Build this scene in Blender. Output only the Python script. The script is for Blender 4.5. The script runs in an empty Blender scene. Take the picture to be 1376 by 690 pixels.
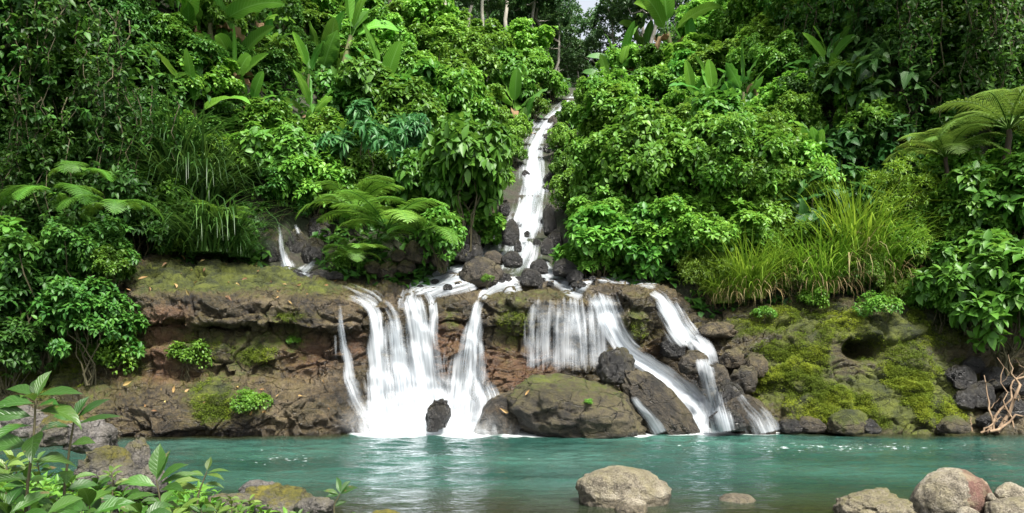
import bpy, math, random
import numpy as np
from mathutils import Vector, Matrix
from mathutils.bvhtree import BVHTree

SC = bpy.context.scene
COL = SC.collection
rad = math.radians
rng = np.random.default_rng(11)
random.seed(11)

# ------------------------------------------------------------------ camera, sky, sun, exposure
CAMZ, F, HZ = 2.0, 1000.0, 470.0        # eye height (m), focal length and horizon row of the 1376 px photograph
cam = bpy.data.cameras.new('camera')
cam.sensor_width = 36.0
cam.lens = 36.0 * F / 1376.0
cam.shift_y = (HZ - 345.0) / 1376.0
cam.clip_end = 1000.0
cam.clip_start = 0.05
camo = bpy.data.objects.new('camera', cam)
camo.location = (0, 0, CAMZ)
camo.rotation_euler = (rad(90), 0, 0)
COL.objects.link(camo)
SC.camera = camo

SUN_EL, SUN_AZ = 58.0, 150.0            # azimuth clockwise from +Y: behind the camera, to its right
world = bpy.data.worlds.new('World')
SC.world = world
world.use_nodes = True
wn, wl = world.node_tree.nodes, world.node_tree.links
wn.clear()
sky = wn.new('ShaderNodeTexSky')
sky.sky_type = 'NISHITA'
sky.sun_disc = False
sky.sun_elevation = rad(SUN_EL)
sky.sun_rotation = rad(SUN_AZ)
sky.dust_density = 3.0
hs = wn.new('ShaderNodeHueSaturation')
hs.inputs['Saturation'].default_value = 0.30
bg = wn.new('ShaderNodeBackground')
bg.inputs['Strength'].default_value = 0.082
wo = wn.new('ShaderNodeOutputWorld')
wl.new(sky.outputs[0], hs.inputs['Color'])
wl.new(hs.outputs[0], bg.inputs[0])
wl.new(bg.outputs[0], wo.inputs[0])
sun = bpy.data.lights.new('sun', 'SUN')
sun.energy = 3.0
sun.angle = rad(12)
sun.color = (1.0, 0.955, 0.88)
suno = bpy.data.objects.new('sun', sun)
se, sa = rad(SUN_EL), rad(SUN_AZ)
sdir = Vector((math.sin(sa) * math.cos(se), math.cos(sa) * math.cos(se), math.sin(se)))
suno.rotation_euler = sdir.to_track_quat('Z', 'Y').to_euler()
suno.location = sdir * 60
COL.objects.link(suno)
SC.view_settings.view_transform = 'Standard'
SC.view_settings.look = 'None'
SC.view_settings.exposure = 1.88
SC.view_settings.gamma = 1.0
SC.render.engine = 'CYCLES'
SC.cycles.max_bounces = 7
SC.cycles.diffuse_bounces = 3
SC.cycles.glossy_bounces = 2
SC.cycles.transmission_bounces = 4
SC.cycles.transparent_max_bounces = 24
SC.cycles.use_denoising = True
SC.cycles.sample_clamp_indirect = 6.0
SC.cycles.caustics_reflective = False
SC.cycles.caustics_refractive = False


# ------------------------------------------------------------------ helpers
def at(px, py, Y):
    return np.array([(px - 688.0) * Y / F, Y, CAMZ - (py - HZ) * Y / F])


def atv(px, py, Y):
    return np.stack([(px - 688.0) * Y / F, Y, CAMZ - (py - HZ) * Y / F], -1)


def norm(a):
    return a / np.maximum(np.linalg.norm(a, axis=-1, keepdims=True), 1e-9)


def sstep(a, b, x):
    t = np.clip((x - a) / (b - a), 0, 1)
    return t * t * (3 - 2 * t)


def _hash(ix, iy, iz, seed):
    h = (ix.astype(np.int64) * 374761393 + iy.astype(np.int64) * 668265263 + iz.astype(np.int64) * 2147483647 + seed * 974634777) & 0xFFFFFFFF
    h = ((h ^ (h >> 13)) * 1274126177) & 0xFFFFFFFF
    h = ((h ^ (h >> 16)) * 2246822519) & 0xFFFFFFFF
    return (h ^ (h >> 15)) & 0xFFFFFFFF


def perlin(P, seed=0):
    """gradient noise of points (...,3), about -0.7 .. 0.7"""
    P = np.asarray(P, float)
    i = np.floor(P)
    f = P - i
    u = f * f * f * (f * (f * 6 - 15) + 10)
    out = 0
    for dx in (0, 1):
        wx = u[..., 0] if dx else 1 - u[..., 0]
        for dy in (0, 1):
            wy = u[..., 1] if dy else 1 - u[..., 1]
            for dz in (0, 1):
                wz = u[..., 2] if dz else 1 - u[..., 2]
                h = _hash(i[..., 0] + dx, i[..., 1] + dy, i[..., 2] + dz, seed)
                gx = (h & 1023) / 511.5 - 1
                gy = ((h >> 10) & 1023) / 511.5 - 1
                gz = ((h >> 20) & 1023) / 511.5 - 1
                out = out + wx * wy * wz * (gx * (f[..., 0] - dx) + gy * (f[..., 1] - dy) + gz * (f[..., 2] - dz))
    return out


def fbm(P, octv=4, seed=0, gain=0.5):
    P = np.asarray(P, float)
    a, s = 1.0, 0
    for k in range(octv):
        s = s + a * perlin(P * (2.03 ** k) + k * 17.3, seed + k)
        a *= gain
    return s


def worley(P, seed=0):
    """distances to the nearest and second nearest cell point, the nearest cell's random number, and a plane tilted at random in each cell"""
    P = np.asarray(P, float)
    i = np.floor(P)
    d1 = np.full(P.shape[:-1], 9.0)
    d2 = d1.copy()
    cid = np.zeros(P.shape[:-1])
    fac = np.zeros(P.shape[:-1])
    for dx in (-1, 0, 1):
        for dy in (-1, 0, 1):
            for dz in (-1, 0, 1):
                c = i + np.array([dx, dy, dz])
                h = _hash(c[..., 0], c[..., 1], c[..., 2], seed)
                q = c + np.stack([(h & 1023) / 1023, ((h >> 10) & 1023) / 1023, ((h >> 20) & 1023) / 1023], -1)
                d = np.linalg.norm(P - q, axis=-1)
                n1 = d < d1
                d2 = np.where(n1, d1, np.minimum(d2, d))
                cid = np.where(n1, (h >> 5 & 255) / 255.0, cid)
                tl = np.stack([(h >> 3 & 127) / 63.5 - 1, (h >> 11 & 127) / 63.5 - 1, (h >> 19 & 127) / 63.5 - 1], -1)
                fac = np.where(n1, ((P - q) * tl).sum(-1), fac)
                d1 = np.where(n1, d, d1)
    return d1, d2, cid, fac


class MB:
    """collects vertices, faces and one 3-vector attribute per vertex"""
    def __init__(s):
        s.V, s.F, s.A, s.n = [], [], [], 0

    def add(s, V, faces, A=None):
        V = np.asarray(V, float).reshape(-1, 3)
        s.V.append(V)
        for f in (faces if isinstance(faces, list) else [faces]):
            f = np.asarray(f, int)
            if len(f):
                s.F.append(f + s.n)
        s.A.append(np.zeros((len(V), 3)) if A is None else np.asarray(A, float).reshape(-1, 3))
        s.n += len(V)
        return s

    def mesh(s, name, mat, smooth=True, extra=None, attr='leaf'):
        V = np.concatenate(s.V)
        A = np.concatenate(s.A)
        me = bpy.data.meshes.new(name)
        me.vertices.add(len(V))
        me.vertices.foreach_set('co', V.astype(np.float32).ravel())
        li = np.concatenate([f.ravel() for f in s.F]).astype(np.int32)
        lt = np.concatenate([np.full(len(f), f.shape[1]) for f in s.F]).astype(np.int32)
        ls = np.concatenate([[0], np.cumsum(lt)[:-1]]).astype(np.int32)
        me.loops.add(len(li))
        me.loops.foreach_set('vertex_index', li)
        me.polygons.add(len(lt))
        me.polygons.foreach_set('loop_start', ls)
        me.polygons.foreach_set('loop_total', lt)
        me.polygons.foreach_set('use_smooth', np.full(len(lt), smooth))
        at_ = me.attributes.new(attr, 'FLOAT_VECTOR', 'POINT')
        at_.data.foreach_set('vector', A.astype(np.float32).ravel())
        for k, arr in (extra or {}).items():
            a = me.attributes.new(k, 'FLOAT', 'POINT')
            a.data.foreach_set('value', np.asarray(arr, np.float32).ravel())
        me.update(calc_edges=True)
        me.validate()
        if mat:
            me.materials.append(mat)
        return me


def link(name, me, parent=None):
    o = bpy.data.objects.new(name, me)
    COL.objects.link(o)
    if parent:
        o.parent = parent
    return o


def tag(o, label=None, cat=None, group=None, kind=None):
    if label: o['label'] = label
    if cat: o['category'] = cat
    if group: o['group'] = group
    if kind: o['kind'] = kind
    return o


def grid_faces(nr, nc):
    r, c = np.meshgrid(np.arange(nr - 1), np.arange(nc - 1), indexing='ij')
    a = (r * nc + c).ravel()
    return np.stack([a, a + 1, a + nc + 1, a + nc], -1)


def tube(pts, radii, n=8):
    pts = np.asarray(pts, float)
    T = norm(np.gradient(pts, axis=0))
    ref = np.array([0.0, 1.0, 0.0]) if abs(T[0][1]) < 0.9 else np.array([1.0, 0, 0])
    A = norm(np.cross(T, ref))
    B = np.cross(T, A)
    an = np.arange(n) * 2 * math.pi / n
    r = np.asarray(radii, float)[:, None, None]
    V = pts[:, None] + r * (A[:, None] * np.cos(an)[None, :, None] + B[:, None] * np.sin(an)[None, :, None])
    m = len(pts)
    i, j = np.meshgrid(np.arange(m - 1), np.arange(n), indexing='ij')
    q = np.stack([i * n + j, i * n + (j + 1) % n, (i + 1) * n + (j + 1) % n, (i + 1) * n + j], -1).reshape(-1, 4)
    return V.reshape(-1, 3), q


def bend_line(p0, p1, k=6, wob=0.08, sag=0.0, g=None):
    g = g or rng
    t = np.linspace(0, 1, k)[:, None]
    L = np.linalg.norm(np.subtract(p1, p0))
    w = g.normal(0, wob * L * 0.5, (k, 3))
    w[0] = 0
    w[-1] *= 0.3
    p = np.asarray(p0) * (1 - t) + np.asarray(p1) * t + w
    p[:, 2] -= sag * 4 * (t * (1 - t))[:, 0] * L
    return p


# ------------------------------------------------------------------ materials
def new_mat(name):
    m = bpy.data.materials.new(name)
    m.use_nodes = True
    nt = m.node_tree
    nt.nodes.clear()
    out = nt.nodes.new('ShaderNodeOutputMaterial')
    return m, nt, out


class NT:
    def __init__(s, nt): s.nt = nt
    def n(s, t, **kw):
        x = s.nt.nodes.new(t)
        for k, v in kw.items():
            if k.startswith('i_'):
                x.inputs[k[2:]].default_value = v
            else:
                setattr(x, k, v)
        return x
    def l(s, a, b): s.nt.links.new(a, b)
    def math(s, op, a, b=None, clamp=False):
        x = s.nt.nodes.new('ShaderNodeMath')
        x.operation = op
        x.use_clamp = clamp
        for i, v in enumerate((a, b)):
            if v is None: continue
            if isinstance(v, (int, float)): x.inputs[i].default_value = v
            else: s.l(v, x.inputs[i])
        return x.outputs[0]
    def mix(s, fac, a, b, blend='MIX'):
        x = s.nt.nodes.new('ShaderNodeMix')
        x.data_type = 'RGBA'
        x.blend_type = blend
        for sock, v in ((x.inputs[0], fac), (x.inputs[6], a), (x.inputs[7], b)):
            if isinstance(v, (int, float)): sock.default_value = v
            elif isinstance(v, tuple): sock.default_value = v if len(v) == 4 else v + (1,)
            else: s.l(v, sock)
        return x.outputs[2]
    def ramp(s, fac, stops):
        x = s.nt.nodes.new('ShaderNodeValToRGB')
        e = x.color_ramp.elements
        while len(e) < len(stops): e.new(0.5)
        for k, (p, c) in enumerate(stops):
            e[k].position = p
            e[k].color = c if len(c) == 4 else tuple(c) + (1,)
        s.l(fac, x.inputs[0])
        return x.outputs[0]
    def range(s, v, a, b, c=0.0, d=1.0):
        x = s.nt.nodes.new('ShaderNodeMapRange')
        x.clamp = True
        s.l(v, x.inputs[0])
        for i, q in enumerate((a, b, c, d)): x.inputs[i + 1].default_value = q
        return x.outputs[0]
    def noise(s, vec, scale, detail=4, rough=0.55, dist=0.0):
        x = s.nt.nodes.new('ShaderNodeTexNoise')
        x.inputs['Scale'].default_value = scale
        x.inputs['Detail'].default_value = detail
        x.inputs['Roughness'].default_value = rough
        x.inputs['Distortion'].default_value = dist
        if vec is not None: s.l(vec, x.inputs['Vector'])
        return x.outputs[0]
    def attr(s, name, out='Fac'):
        x = s.nt.nodes.new('ShaderNodeAttribute')
        x.attribute_name = name
        return x.outputs[out]


def leaf_mat(name, c_old, c_mid, c_new, rough=0.46, trans=0.33, vein=0.0, spec=0.36, blotch=0.0):
    m, nt, out = new_mat(name)
    N = NT(nt)
    sep = N.n('ShaderNodeSeparateXYZ')
    N.l(N.attr('leaf', 'Vector'), sep.inputs[0])
    oi = N.n('ShaderNodeObjectInfo')
    v = N.math('ADD', N.math('MULTIPLY', sep.outputs[0], 0.78), N.math('MULTIPLY', oi.outputs['Random'], 0.22))
    col = N.ramp(v, [(0.0, c_old), (0.5, c_mid), (1.0, c_new)])
    h = N.n('ShaderNodeHueSaturation')
    N.l(N.range(oi.outputs['Random'], 0, 1, 0.485, 0.512), h.inputs['Hue'])
    N.l(N.range(N.math('FRACT', N.math('MULTIPLY', oi.outputs['Random'], 7.13)), 0, 1, 0.78, 1.22), h.inputs['Value'])
    N.l(col, h.inputs['Color'])
    col = h.outputs[0]
    bump = None
    if vein:
        ay = N.math('ABSOLUTE', sep.outputs[2])
        rib = N.math('SUBTRACT', 1.0, N.range(ay, 0.0, 0.10), True)
        ph = N.math('SUBTRACT', N.math('MULTIPLY', sep.outputs[1], vein), N.math('MULTIPLY', ay, 2.2))
        sv = N.math('POWER', N.math('ABSOLUTE', N.math('SINE', N.math('MULTIPLY', ph, math.pi))), 14.0)
        vv = N.math('MAXIMUM', rib, N.math('MULTIPLY', sv, 0.45))
        lt = N.n('ShaderNodeHueSaturation')
        lt.inputs['Value'].default_value = 1.9
        lt.inputs['Saturation'].default_value = 0.8
        N.l(col, lt.inputs['Color'])
        col = N.mix(N.math('MULTIPLY', vv, 0.55), col, lt.outputs[0])
        bm = N.n('ShaderNodeBump')
        bm.inputs['Strength'].default_value = 0.35
        bm.inputs['Distance'].default_value = 0.01
        N.l(vv, bm.inputs['Height'])
        bump = bm.outputs[0]
    if blotch:
        tc = N.n('ShaderNodeTexCoord')
        nz = N.noise(tc.outputs['Object'], 9.0, 5, 0.65)
        col = N.mix(N.math('MULTIPLY', N.range(nz, 0.60, 0.66), blotch), col, (0.16, 0.10, 0.045))
    pb = N.n('ShaderNodeBsdfPrincipled')
    N.l(col, pb.inputs['Base Color'])
    pb.inputs['Roughness'].default_value = rough
    pb.inputs['Specular IOR Level'].default_value = spec
    tr = N.n('ShaderNodeBsdfTranslucent')
    h2 = N.n('ShaderNodeHueSaturation')
    h2.inputs['Hue'].default_value = 0.485
    h2.inputs['Value'].default_value = 1.35
    N.l(col, h2.inputs['Color'])
    N.l(h2.outputs[0], tr.inputs[0])
    if bump: N.l(bump, pb.inputs['Normal'])
    ms = N.n('ShaderNodeMixShader')
    ms.inputs[0].default_value = trans
    N.l(pb.outputs[0], ms.inputs[1])
    N.l(tr.outputs[0], ms.inputs[2])
    N.l(ms.outputs[0], out.inputs[0])
    return m


def bark_mat(name, c1, c2, scale=6.0, moss=0.0):
    m, nt, out = new_mat(name)
    N = NT(nt)
    tc = N.n('ShaderNodeTexCoord')
    mp = N.n('ShaderNodeMapping')
    mp.inputs['Scale'].default_value = (1, 1, 0.22)
    N.l(tc.outputs['Object'], mp.inputs[0])
    nz = N.noise(mp.outputs[0], scale, 6, 0.6)
    col = N.ramp(nz, [(0.3, c1), (0.7, c2)])
    if moss:
        nz2 = N.noise(tc.outputs['Object'], 2.0, 4, 0.6)
        col = N.mix(N.math('MULTIPLY', N.range(nz2, 0.45, 0.6), moss), col, (0.05, 0.075, 0.012))
    pb = N.n('ShaderNodeBsdfPrincipled')
    pb.inputs['Roughness'].default_value = 0.85
    N.l(col, pb.inputs['Base Color'])
    bm = N.n('ShaderNodeBump')
    bm.inputs['Strength'].default_value = 0.6
    bm.inputs['Distance'].default_value = 0.03
    N.l(nz, bm.inputs['Height'])
    N.l(bm.outputs[0], pb.inputs['Normal'])
    N.l(pb.outputs[0], out.inputs[0])
    return m


def rock_mat(name, dark, mid, light, red=(0.150, 0.076, 0.040), rough=(0.35, 0.75), scale=1.0, mosscol=((0.024, 0.033, 0.004), (0.105, 0.125, 0.010)), lich=0.0, crack=1.0):
    """wet river rock; vertex attribute 'rock' = (moss, red, wet)"""
    m, nt, out = new_mat(name)
    N = NT(nt)
    tc = N.n('ShaderNodeTexCoord')
    P = tc.outputs['Object']
    sep = N.n('ShaderNodeSeparateXYZ')
    N.l(N.attr('rock', 'Vector'), sep.inputs[0])
    n1 = N.noise(P, 0.9 * scale, 8, 0.62, 0.3)
    n2 = N.noise(P, 5.5 * scale, 8, 0.68)
    n3 = N.noise(P, 26.0 * scale, 6, 0.7)
    n4 = N.noise(P, 90.0 * scale, 3, 0.6)
    f = N.math('ADD', N.math('MULTIPLY', n1, 0.55), N.math('ADD', N.math('MULTIPLY', n2, 0.45), N.math('MULTIPLY', N.math('SUBTRACT', n3, 0.5), 0.55)))
    col = N.ramp(f, [(0.40, dark), (0.51, mid), (0.66, light)])
    spk = N.range(n4, 0.60, 0.70)
    col = N.mix(N.math('MULTIPLY', spk, 0.45), col, tuple(min(1, c * 1.5) for c in light))
    dsp = N.range(N.noise(P, 55.0 * scale, 3, 0.6), 0.60, 0.68)
    col = N.mix(N.math('MULTIPLY', dsp, 0.5), col, tuple(c * 0.5 for c in dark))
    wv = N.n('ShaderNodeTexNoise')
    wv.inputs['Scale'].default_value = 1.4 * scale
    wv.inputs['Detail'].default_value = 5
    N.l(P, wv.inputs['Vector'])
    va = N.n('ShaderNodeVectorMath', operation='MULTIPLY_ADD')
    N.l(wv.outputs[1], va.inputs[0])
    va.inputs[1].default_value = (0.9, 0.9, 0.9)
    mpc = N.n('ShaderNodeMapping')
    mpc.inputs['Scale'].default_value = (1.0, 1.0, 2.1)
    N.l(P, mpc.inputs[0])
    N.l(mpc.outputs[0], va.inputs[2])
    vo = N.n('ShaderNodeTexVoronoi', feature='DISTANCE_TO_EDGE')
    vo.inputs['Scale'].default_value = 1.15 * scale
    N.l(va.outputs[0], vo.inputs['Vector'])
    ck = N.math('MULTIPLY', N.range(vo.outputs['Distance'], 0.022, 0.0), N.math('MULTIPLY', N.range(n1, 0.36, 0.54), crack))
    col = N.mix(N.math('MULTIPLY', ck, 0.75), col, tuple(c * 0.4 for c in dark))
    rm = N.range(N.math('ADD', sep.outputs[1], N.math('MULTIPLY', N.math('SUBTRACT', n2, 0.5), 1.0)), 0.35, 0.75)
    rc = N.mix(n3, tuple(c * 0.55 for c in red), tuple(c * 1.35 for c in red))
    col = N.mix(N.math('MULTIPLY', rm, 0.8), col, rc)
    if lich:
        nl = N.noise(P, 3.2 * scale, 7, 0.65)
        col = N.mix(N.math('MULTIPLY', N.range(nl, 0.50, 0.62), lich), col, (0.30, 0.265, 0.155))
    # moss and algae, thicker on faces that look up
    geo = N.n('ShaderNodeNewGeometry')
    sn = N.n('ShaderNodeSeparateXYZ')
    N.l(geo.outputs['Normal'], sn.inputs[0])
    mm = N.math('ADD', N.math('MULTIPLY', sep.outputs[0], 1.15), N.math('ADD', N.math('MULTIPLY', N.math('SUBTRACT', n2, 0.5), 1.4), N.math('MULTIPLY', N.math('SUBTRACT', n1, 0.5), 0.9)))
    mm = N.math('ADD', mm, N.math('MULTIPLY', sn.outputs[2], 0.16))
    mk = N.range(mm, 0.48, 0.72)
    mc = N.mix(N.range(N.noise(P, 2.3 * scale, 5, 0.6), 0.36, 0.64), mosscol[0] , mosscol[1])
    mc = N.mix(N.range(n3, 0.35, 0.65), N.mix(1.0, mc, (0.5, 0.5, 0.5), 'MULTIPLY'), mc)
    n0 = N.noise(P, 0.55 * scale, 6, 0.6, 0.5)
    col = N.mix(N.math('MULTIPLY', N.range(n0, 0.48, 0.62), 0.5), col, (0.058, 0.047, 0.010))
    col = N.mix(N.math('MULTIPLY', N.range(n0, 0.46, 0.36), 0.55), col, N.mix(1.0, col, (0.38, 0.36, 0.35), 'MULTIPLY'))
    col = N.mix(N.range(sep.outputs[2], 0.85, 1.15, 0.0, 0.75), col, N.mix(1.0, col, (0.30, 0.27, 0.22), 'MULTIPLY'))
    film = N.range(mm, 0.18, 0.55)
    col = N.mix(N.math('MULTIPLY', film, 0.55), col, (0.075, 0.065, 0.014))
    col = N.mix(mk, col, mc)
    pb = N.n('ShaderNodeBsdfPrincipled')
    N.l(col, pb.inputs['Base Color'])
    rg = N.range(N.math('ADD', sep.outputs[2], N.math('MULTIPLY', N.math('SUBTRACT', n2, 0.5), 0.7)), 0.1, 0.8, rough[1], rough[0])
    rg = N.math('MAXIMUM', rg, N.math('MULTIPLY', mk, 0.9))
    N.l(rg, pb.inputs['Roughness'])
    pb.inputs['Specular IOR Level'].default_value = 0.5
    hgt = N.math('ADD', N.math('MULTIPLY', n2, 0.7), N.math('ADD', N.math('MULTIPLY', n3, 0.55), N.math('MULTIPLY', n4, 0.18)))
    hgt = N.math('SUBTRACT', hgt, N.math('MULTIPLY', ck, 0.8))
    bm = N.n('ShaderNodeBump')
    bm.inputs['Strength'].default_value = 1.0
    bm.inputs['Distance'].default_value = 0.11 / scale
    N.l(hgt, bm.inputs['Height'])
    N.l(bm.outputs[0], pb.inputs['Normal'])
    N.l(pb.outputs[0], out.inputs[0])
    return m


def water_fall_mat(name, seed, cover=1.0):
    """silky falling water: streaks along the flow; attribute 'flow' = (across m, along m, density)"""
    m, nt, out = new_mat(name)
    N = NT(nt)
    sep = N.n('ShaderNodeSeparateXYZ')
    N.l(N.attr('flow', 'Vector'), sep.inputs[0])
    def streak(su, sv, off, det):
        cb = N.n('ShaderNodeCombineXYZ')
        N.l(N.math('MULTIPLY', sep.outputs[0], su), cb.inputs[0])
        N.l(N.math('MULTIPLY', sep.outputs[1], sv), cb.inputs[1])
        cb.inputs[2].default_value = off
        return N.noise(cb.outputs[0], 1.0, det, 0.55, 0.15)
    s1 = streak(5.0, 0.45, seed, 3)
    s2 = streak(17.0, 0.7, seed + 5.3, 3)
    s3 = streak(1.6, 0.9, seed + 9.1, 3)
    st = N.math('ADD', N.math('MULTIPLY', s1, 0.45), N.math('ADD', N.math('MULTIPLY', s2, 0.3), N.math('MULTIPLY', s3, 0.25)))
    d = sep.outputs[2]
    sn_ = N.range(st, 0.34, 0.64)
    a = N.math('SUBTRACT', N.math('MULTIPLY', d, 1.22), N.math('MULTIPLY', N.math('SUBTRACT', 1.0, sn_), 1.0))
    a = N.range(a, 0.0, 1.05)
    a = N.math('MULTIPLY', a, cover)
    col = N.ramp(st, [(0.36, (0.36, 0.42, 0.47)), (0.60, (0.66, 0.69, 0.72))])  # thin water is bluish; its darker tone also paints shading into the streaks
    df = N.n('ShaderNodeBsdfDiffuse')
    N.l(col, df.inputs[0])
    tl = N.n('ShaderNodeBsdfTranslucent')
    tl.inputs[0].default_value = (0.62, 0.65, 0.68, 1)
    bm = N.n('ShaderNodeBump')
    bm.inputs['Strength'].default_value = 0.5
    bm.inputs['Distance'].default_value = 0.06
    N.l(st, bm.inputs['Height'])
    N.l(bm.outputs[0], df.inputs['Normal'])
    m1 = N.n('ShaderNodeMixShader')
    m1.inputs[0].default_value = 0.30
    N.l(df.outputs[0], m1.inputs[1])
    N.l(tl.outputs[0], m1.inputs[2])
    tp = N.n('ShaderNodeBsdfTransparent')
    m2 = N.n('ShaderNodeMixShader')
    N.l(a, m2.inputs[0])
    N.l(tp.outputs[0], m2.inputs[1])
    N.l(m1.outputs[0], m2.inputs[2])
    N.l(m2.outputs[0], out.inputs[0])
    return m


def spray_mat():
    """fine spray: soft, patchy, mostly clear"""
    m, nt, out = new_mat('fine_spray')
    N = NT(nt)
    sep = N.n('ShaderNodeSeparateXYZ')
    N.l(N.attr('flow', 'Vector'), sep.inputs[0])
    tc = N.n('ShaderNodeTexCoord')
    nz = N.noise(tc.outputs['Object'], 2.6, 5, 0.6)
    a = N.math('MULTIPLY', N.range(nz, 0.30, 0.70), sep.outputs[2])
    df = N.n('ShaderNodeBsdfDiffuse')
    df.inputs[0].default_value = (0.68, 0.71, 0.73, 1)
    tp = N.n('ShaderNodeBsdfTransparent')
    m2 = N.n('ShaderNodeMixShader')
    N.l(a, m2.inputs[0])
    N.l(tp.outputs[0], m2.inputs[1])
    N.l(df.outputs[0], m2.inputs[2])
    N.l(m2.outputs[0], out.inputs[0])
    return m


def pool_mat():
    """turbid turquoise water; attribute 'pool' = (depth m, foam, fleck zone)"""
    m, nt, out = new_mat('pool_water')
    N = NT(nt)
    tc = N.n('ShaderNodeTexCoord')
    P = tc.outputs['Object']
    sep = N.n('ShaderNodeSeparateXYZ')
    N.l(N.attr('pool', 'Vector'), sep.inputs[0])
    mp = N.n('ShaderNodeMapping')
    mp.inputs['Scale'].default_value = (0.5, 1.0, 1)
    N.l(P, mp.inputs[0])
    n1 = N.noise(mp.outputs[0], 2.2, 5, 0.55, 0.4)
    n2 = N.noise(mp.outputs[0], 9.0, 4, 0.6, 0.3)
    nb = N.noise(mp.outputs[0], 0.35, 3, 0.5, 0.2)
    body = N.mix(N.range(nb, 0.38, 0.62), (0.014, 0.050, 0.039), (0.035, 0.098, 0.076))
    dp = N.range(sep.outputs[0], 0.2, 0.85)
    body = N.mix(dp, (0.040, 0.042, 0.018), body)
    df = N.n('ShaderNodeBsdfDiffuse')
    N.l(body, df.inputs[0])
    tp = N.n('ShaderNodeBsdfTransparent')
    tp.inputs[0].default_value = (0.72, 0.80, 0.66, 1)
    al = N.math('SUBTRACT', 1.0, N.math('POWER', 2.718, N.math('MULTIPLY', sep.outputs[0], -1.7)))
    m1 = N.n('ShaderNodeMixShader')
    N.l(al, m1.inputs[0])
    N.l(tp.outputs[0], m1.inputs[1])
    N.l(df.outputs[0], m1.inputs[2])
    gl = N.n('ShaderNodeBsdfGlossy')
    gl.inputs['Roughness'].default_value = 0.045
    gl.inputs[0].default_value = (0.95, 0.97, 1, 1)
    bm = N.n('ShaderNodeBump')
    bm.inputs['Strength'].default_value = 0.7
    bm.inputs['Distance'].default_value = 0.085
    N.l(N.math('ADD', N.math('MULTIPLY', n1, 0.8), N.math('MULTIPLY', n2, 0.3)), bm.inputs['Height'])
    N.l(bm.outputs[0], gl.inputs['Normal'])
    fr = N.n('ShaderNodeFresnel')
    fr.inputs[0].default_value = 1.33
    N.l(bm.outputs[0], fr.inputs['Normal'])
    m2 = N.n('ShaderNodeMixShader')
    N.l(fr.outputs[0], m2.inputs[0])
    N.l(m1.outputs[0], m2.inputs[1])
    N.l(gl.outputs[0], m2.inputs[2])
    # froth at the foot of the falls; foam flecks beyond also paint white sparkle
    fo = N.range(N.math('ADD', sep.outputs[1], N.math('MULTIPLY', N.math('SUBTRACT', n1, 0.5), 1.3)), 0.35, 0.85)
    mpf = N.n('ShaderNodeMapping')
    mpf.inputs['Scale'].default_value = (0.45, 1.0, 1)
    N.l(P, mpf.inputs[0])
    nf = N.noise(mpf.outputs[0], 11.0, 4, 0.65)
    fk = N.range(N.math('ADD', nf, N.math('MULTIPLY', sep.outputs[2], 0.17)), 0.76, 0.79)
    fk = N.math('MULTIPLY', fk, N.range(sep.outputs[2], 0.05, 0.3))
    ff = N.math('MAXIMUM', fo, N.math('MULTIPLY', fk, 0.85))
    wd = N.n('ShaderNodeBsdfDiffuse')
    wd.inputs[0].default_value = (0.62, 0.66, 0.66, 1)
    m3 = N.n('ShaderNodeMixShader')
    N.l(ff, m3.inputs[0])
    N.l(m2.outputs[0], m3.inputs[1])
    N.l(wd.outputs[0], m3.inputs[2])
    N.l(m3.outputs[0], out.inputs[0])
    return m


def ground_mat():
    m, nt, out = new_mat('ground_soil')
    N = NT(nt)
    tc = N.n('ShaderNodeTexCoord')
    n1 = N.noise(tc.outputs['Object'], 1.2, 7, 0.6)
    n2 = N.noise(tc.outputs['Object'], 11.0, 6, 0.65)
    v = N.n('ShaderNodeTexVoronoi')
    v.inputs['Scale'].default_value = 5.0
    N.l(tc.outputs['Object'], v.inputs['Vector'])
    col = N.ramp(n2, [(0.3, (0.010, 0.009, 0.006)), (0.55, (0.028, 0.023, 0.014)), (0.75, (0.055, 0.046, 0.03))])
    col = N.mix(N.math('MULTIPLY', N.range(n1, 0.40, 0.58), 0.75), col, (0.016, 0.030, 0.006))
    pb = N.n('ShaderNodeBsdfPrincipled')
    pb.inputs['Roughness'].default_value = 0.85
    N.l(col, pb.inputs['Base Color'])
    bm = N.n('ShaderNodeBump')
    bm.inputs['Strength'].default_value = 0.8
    bm.inputs['Distance'].default_value = 0.08
    N.l(N.math('ADD', n2, v.outputs[0]), bm.inputs['Height'])
    N.l(bm.outputs[0], pb.inputs['Normal'])
    N.l(pb.outputs[0], out.inputs[0])
    return m


M = {}
M['ground'] = ground_mat()
M['bedrock'] = rock_mat('bedrock_wet', (0.007, 0.006, 0.004), (0.058, 0.042, 0.021), (0.19, 0.146, 0.090))
M['dark_rock'] = rock_mat('dark_wet_rock', (0.004, 0.004, 0.004), (0.016, 0.015, 0.0145), (0.075, 0.070, 0.064), rough=(0.25, 0.55))
M['boulder'] = rock_mat('brown_boulder', (0.009, 0.008, 0.0055), (0.046, 0.036, 0.023), (0.135, 0.111, 0.078))
M['pale_rock'] = rock_mat('pale_river_rock', (0.075, 0.062, 0.042), (0.26, 0.228, 0.165), (0.50, 0.46, 0.38), red=(0.15, 0.058, 0.043), rough=(0.5, 0.8), scale=1.8, mosscol=((0.10, 0.09, 0.02), (0.20, 0.18, 0.06)), lich=0.55, crack=0.3)
M['bank_rock'] = rock_mat('grey_bank_rock', (0.03, 0.028, 0.025), (0.11, 0.10, 0.09), (0.25, 0.235, 0.22), rough=(0.5, 0.8), scale=2.5, mosscol=((0.06, 0.06, 0.006), (0.20, 0.17, 0.012)))
M['bark'] = bark_mat('bark_brown', (0.035, 0.025, 0.016), (0.12, 0.09, 0.06), 6, 0.6)
M['pale_bark'] = bark_mat('bark_pale', (0.20, 0.185, 0.15), (0.46, 0.43, 0.37), 3)
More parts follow.
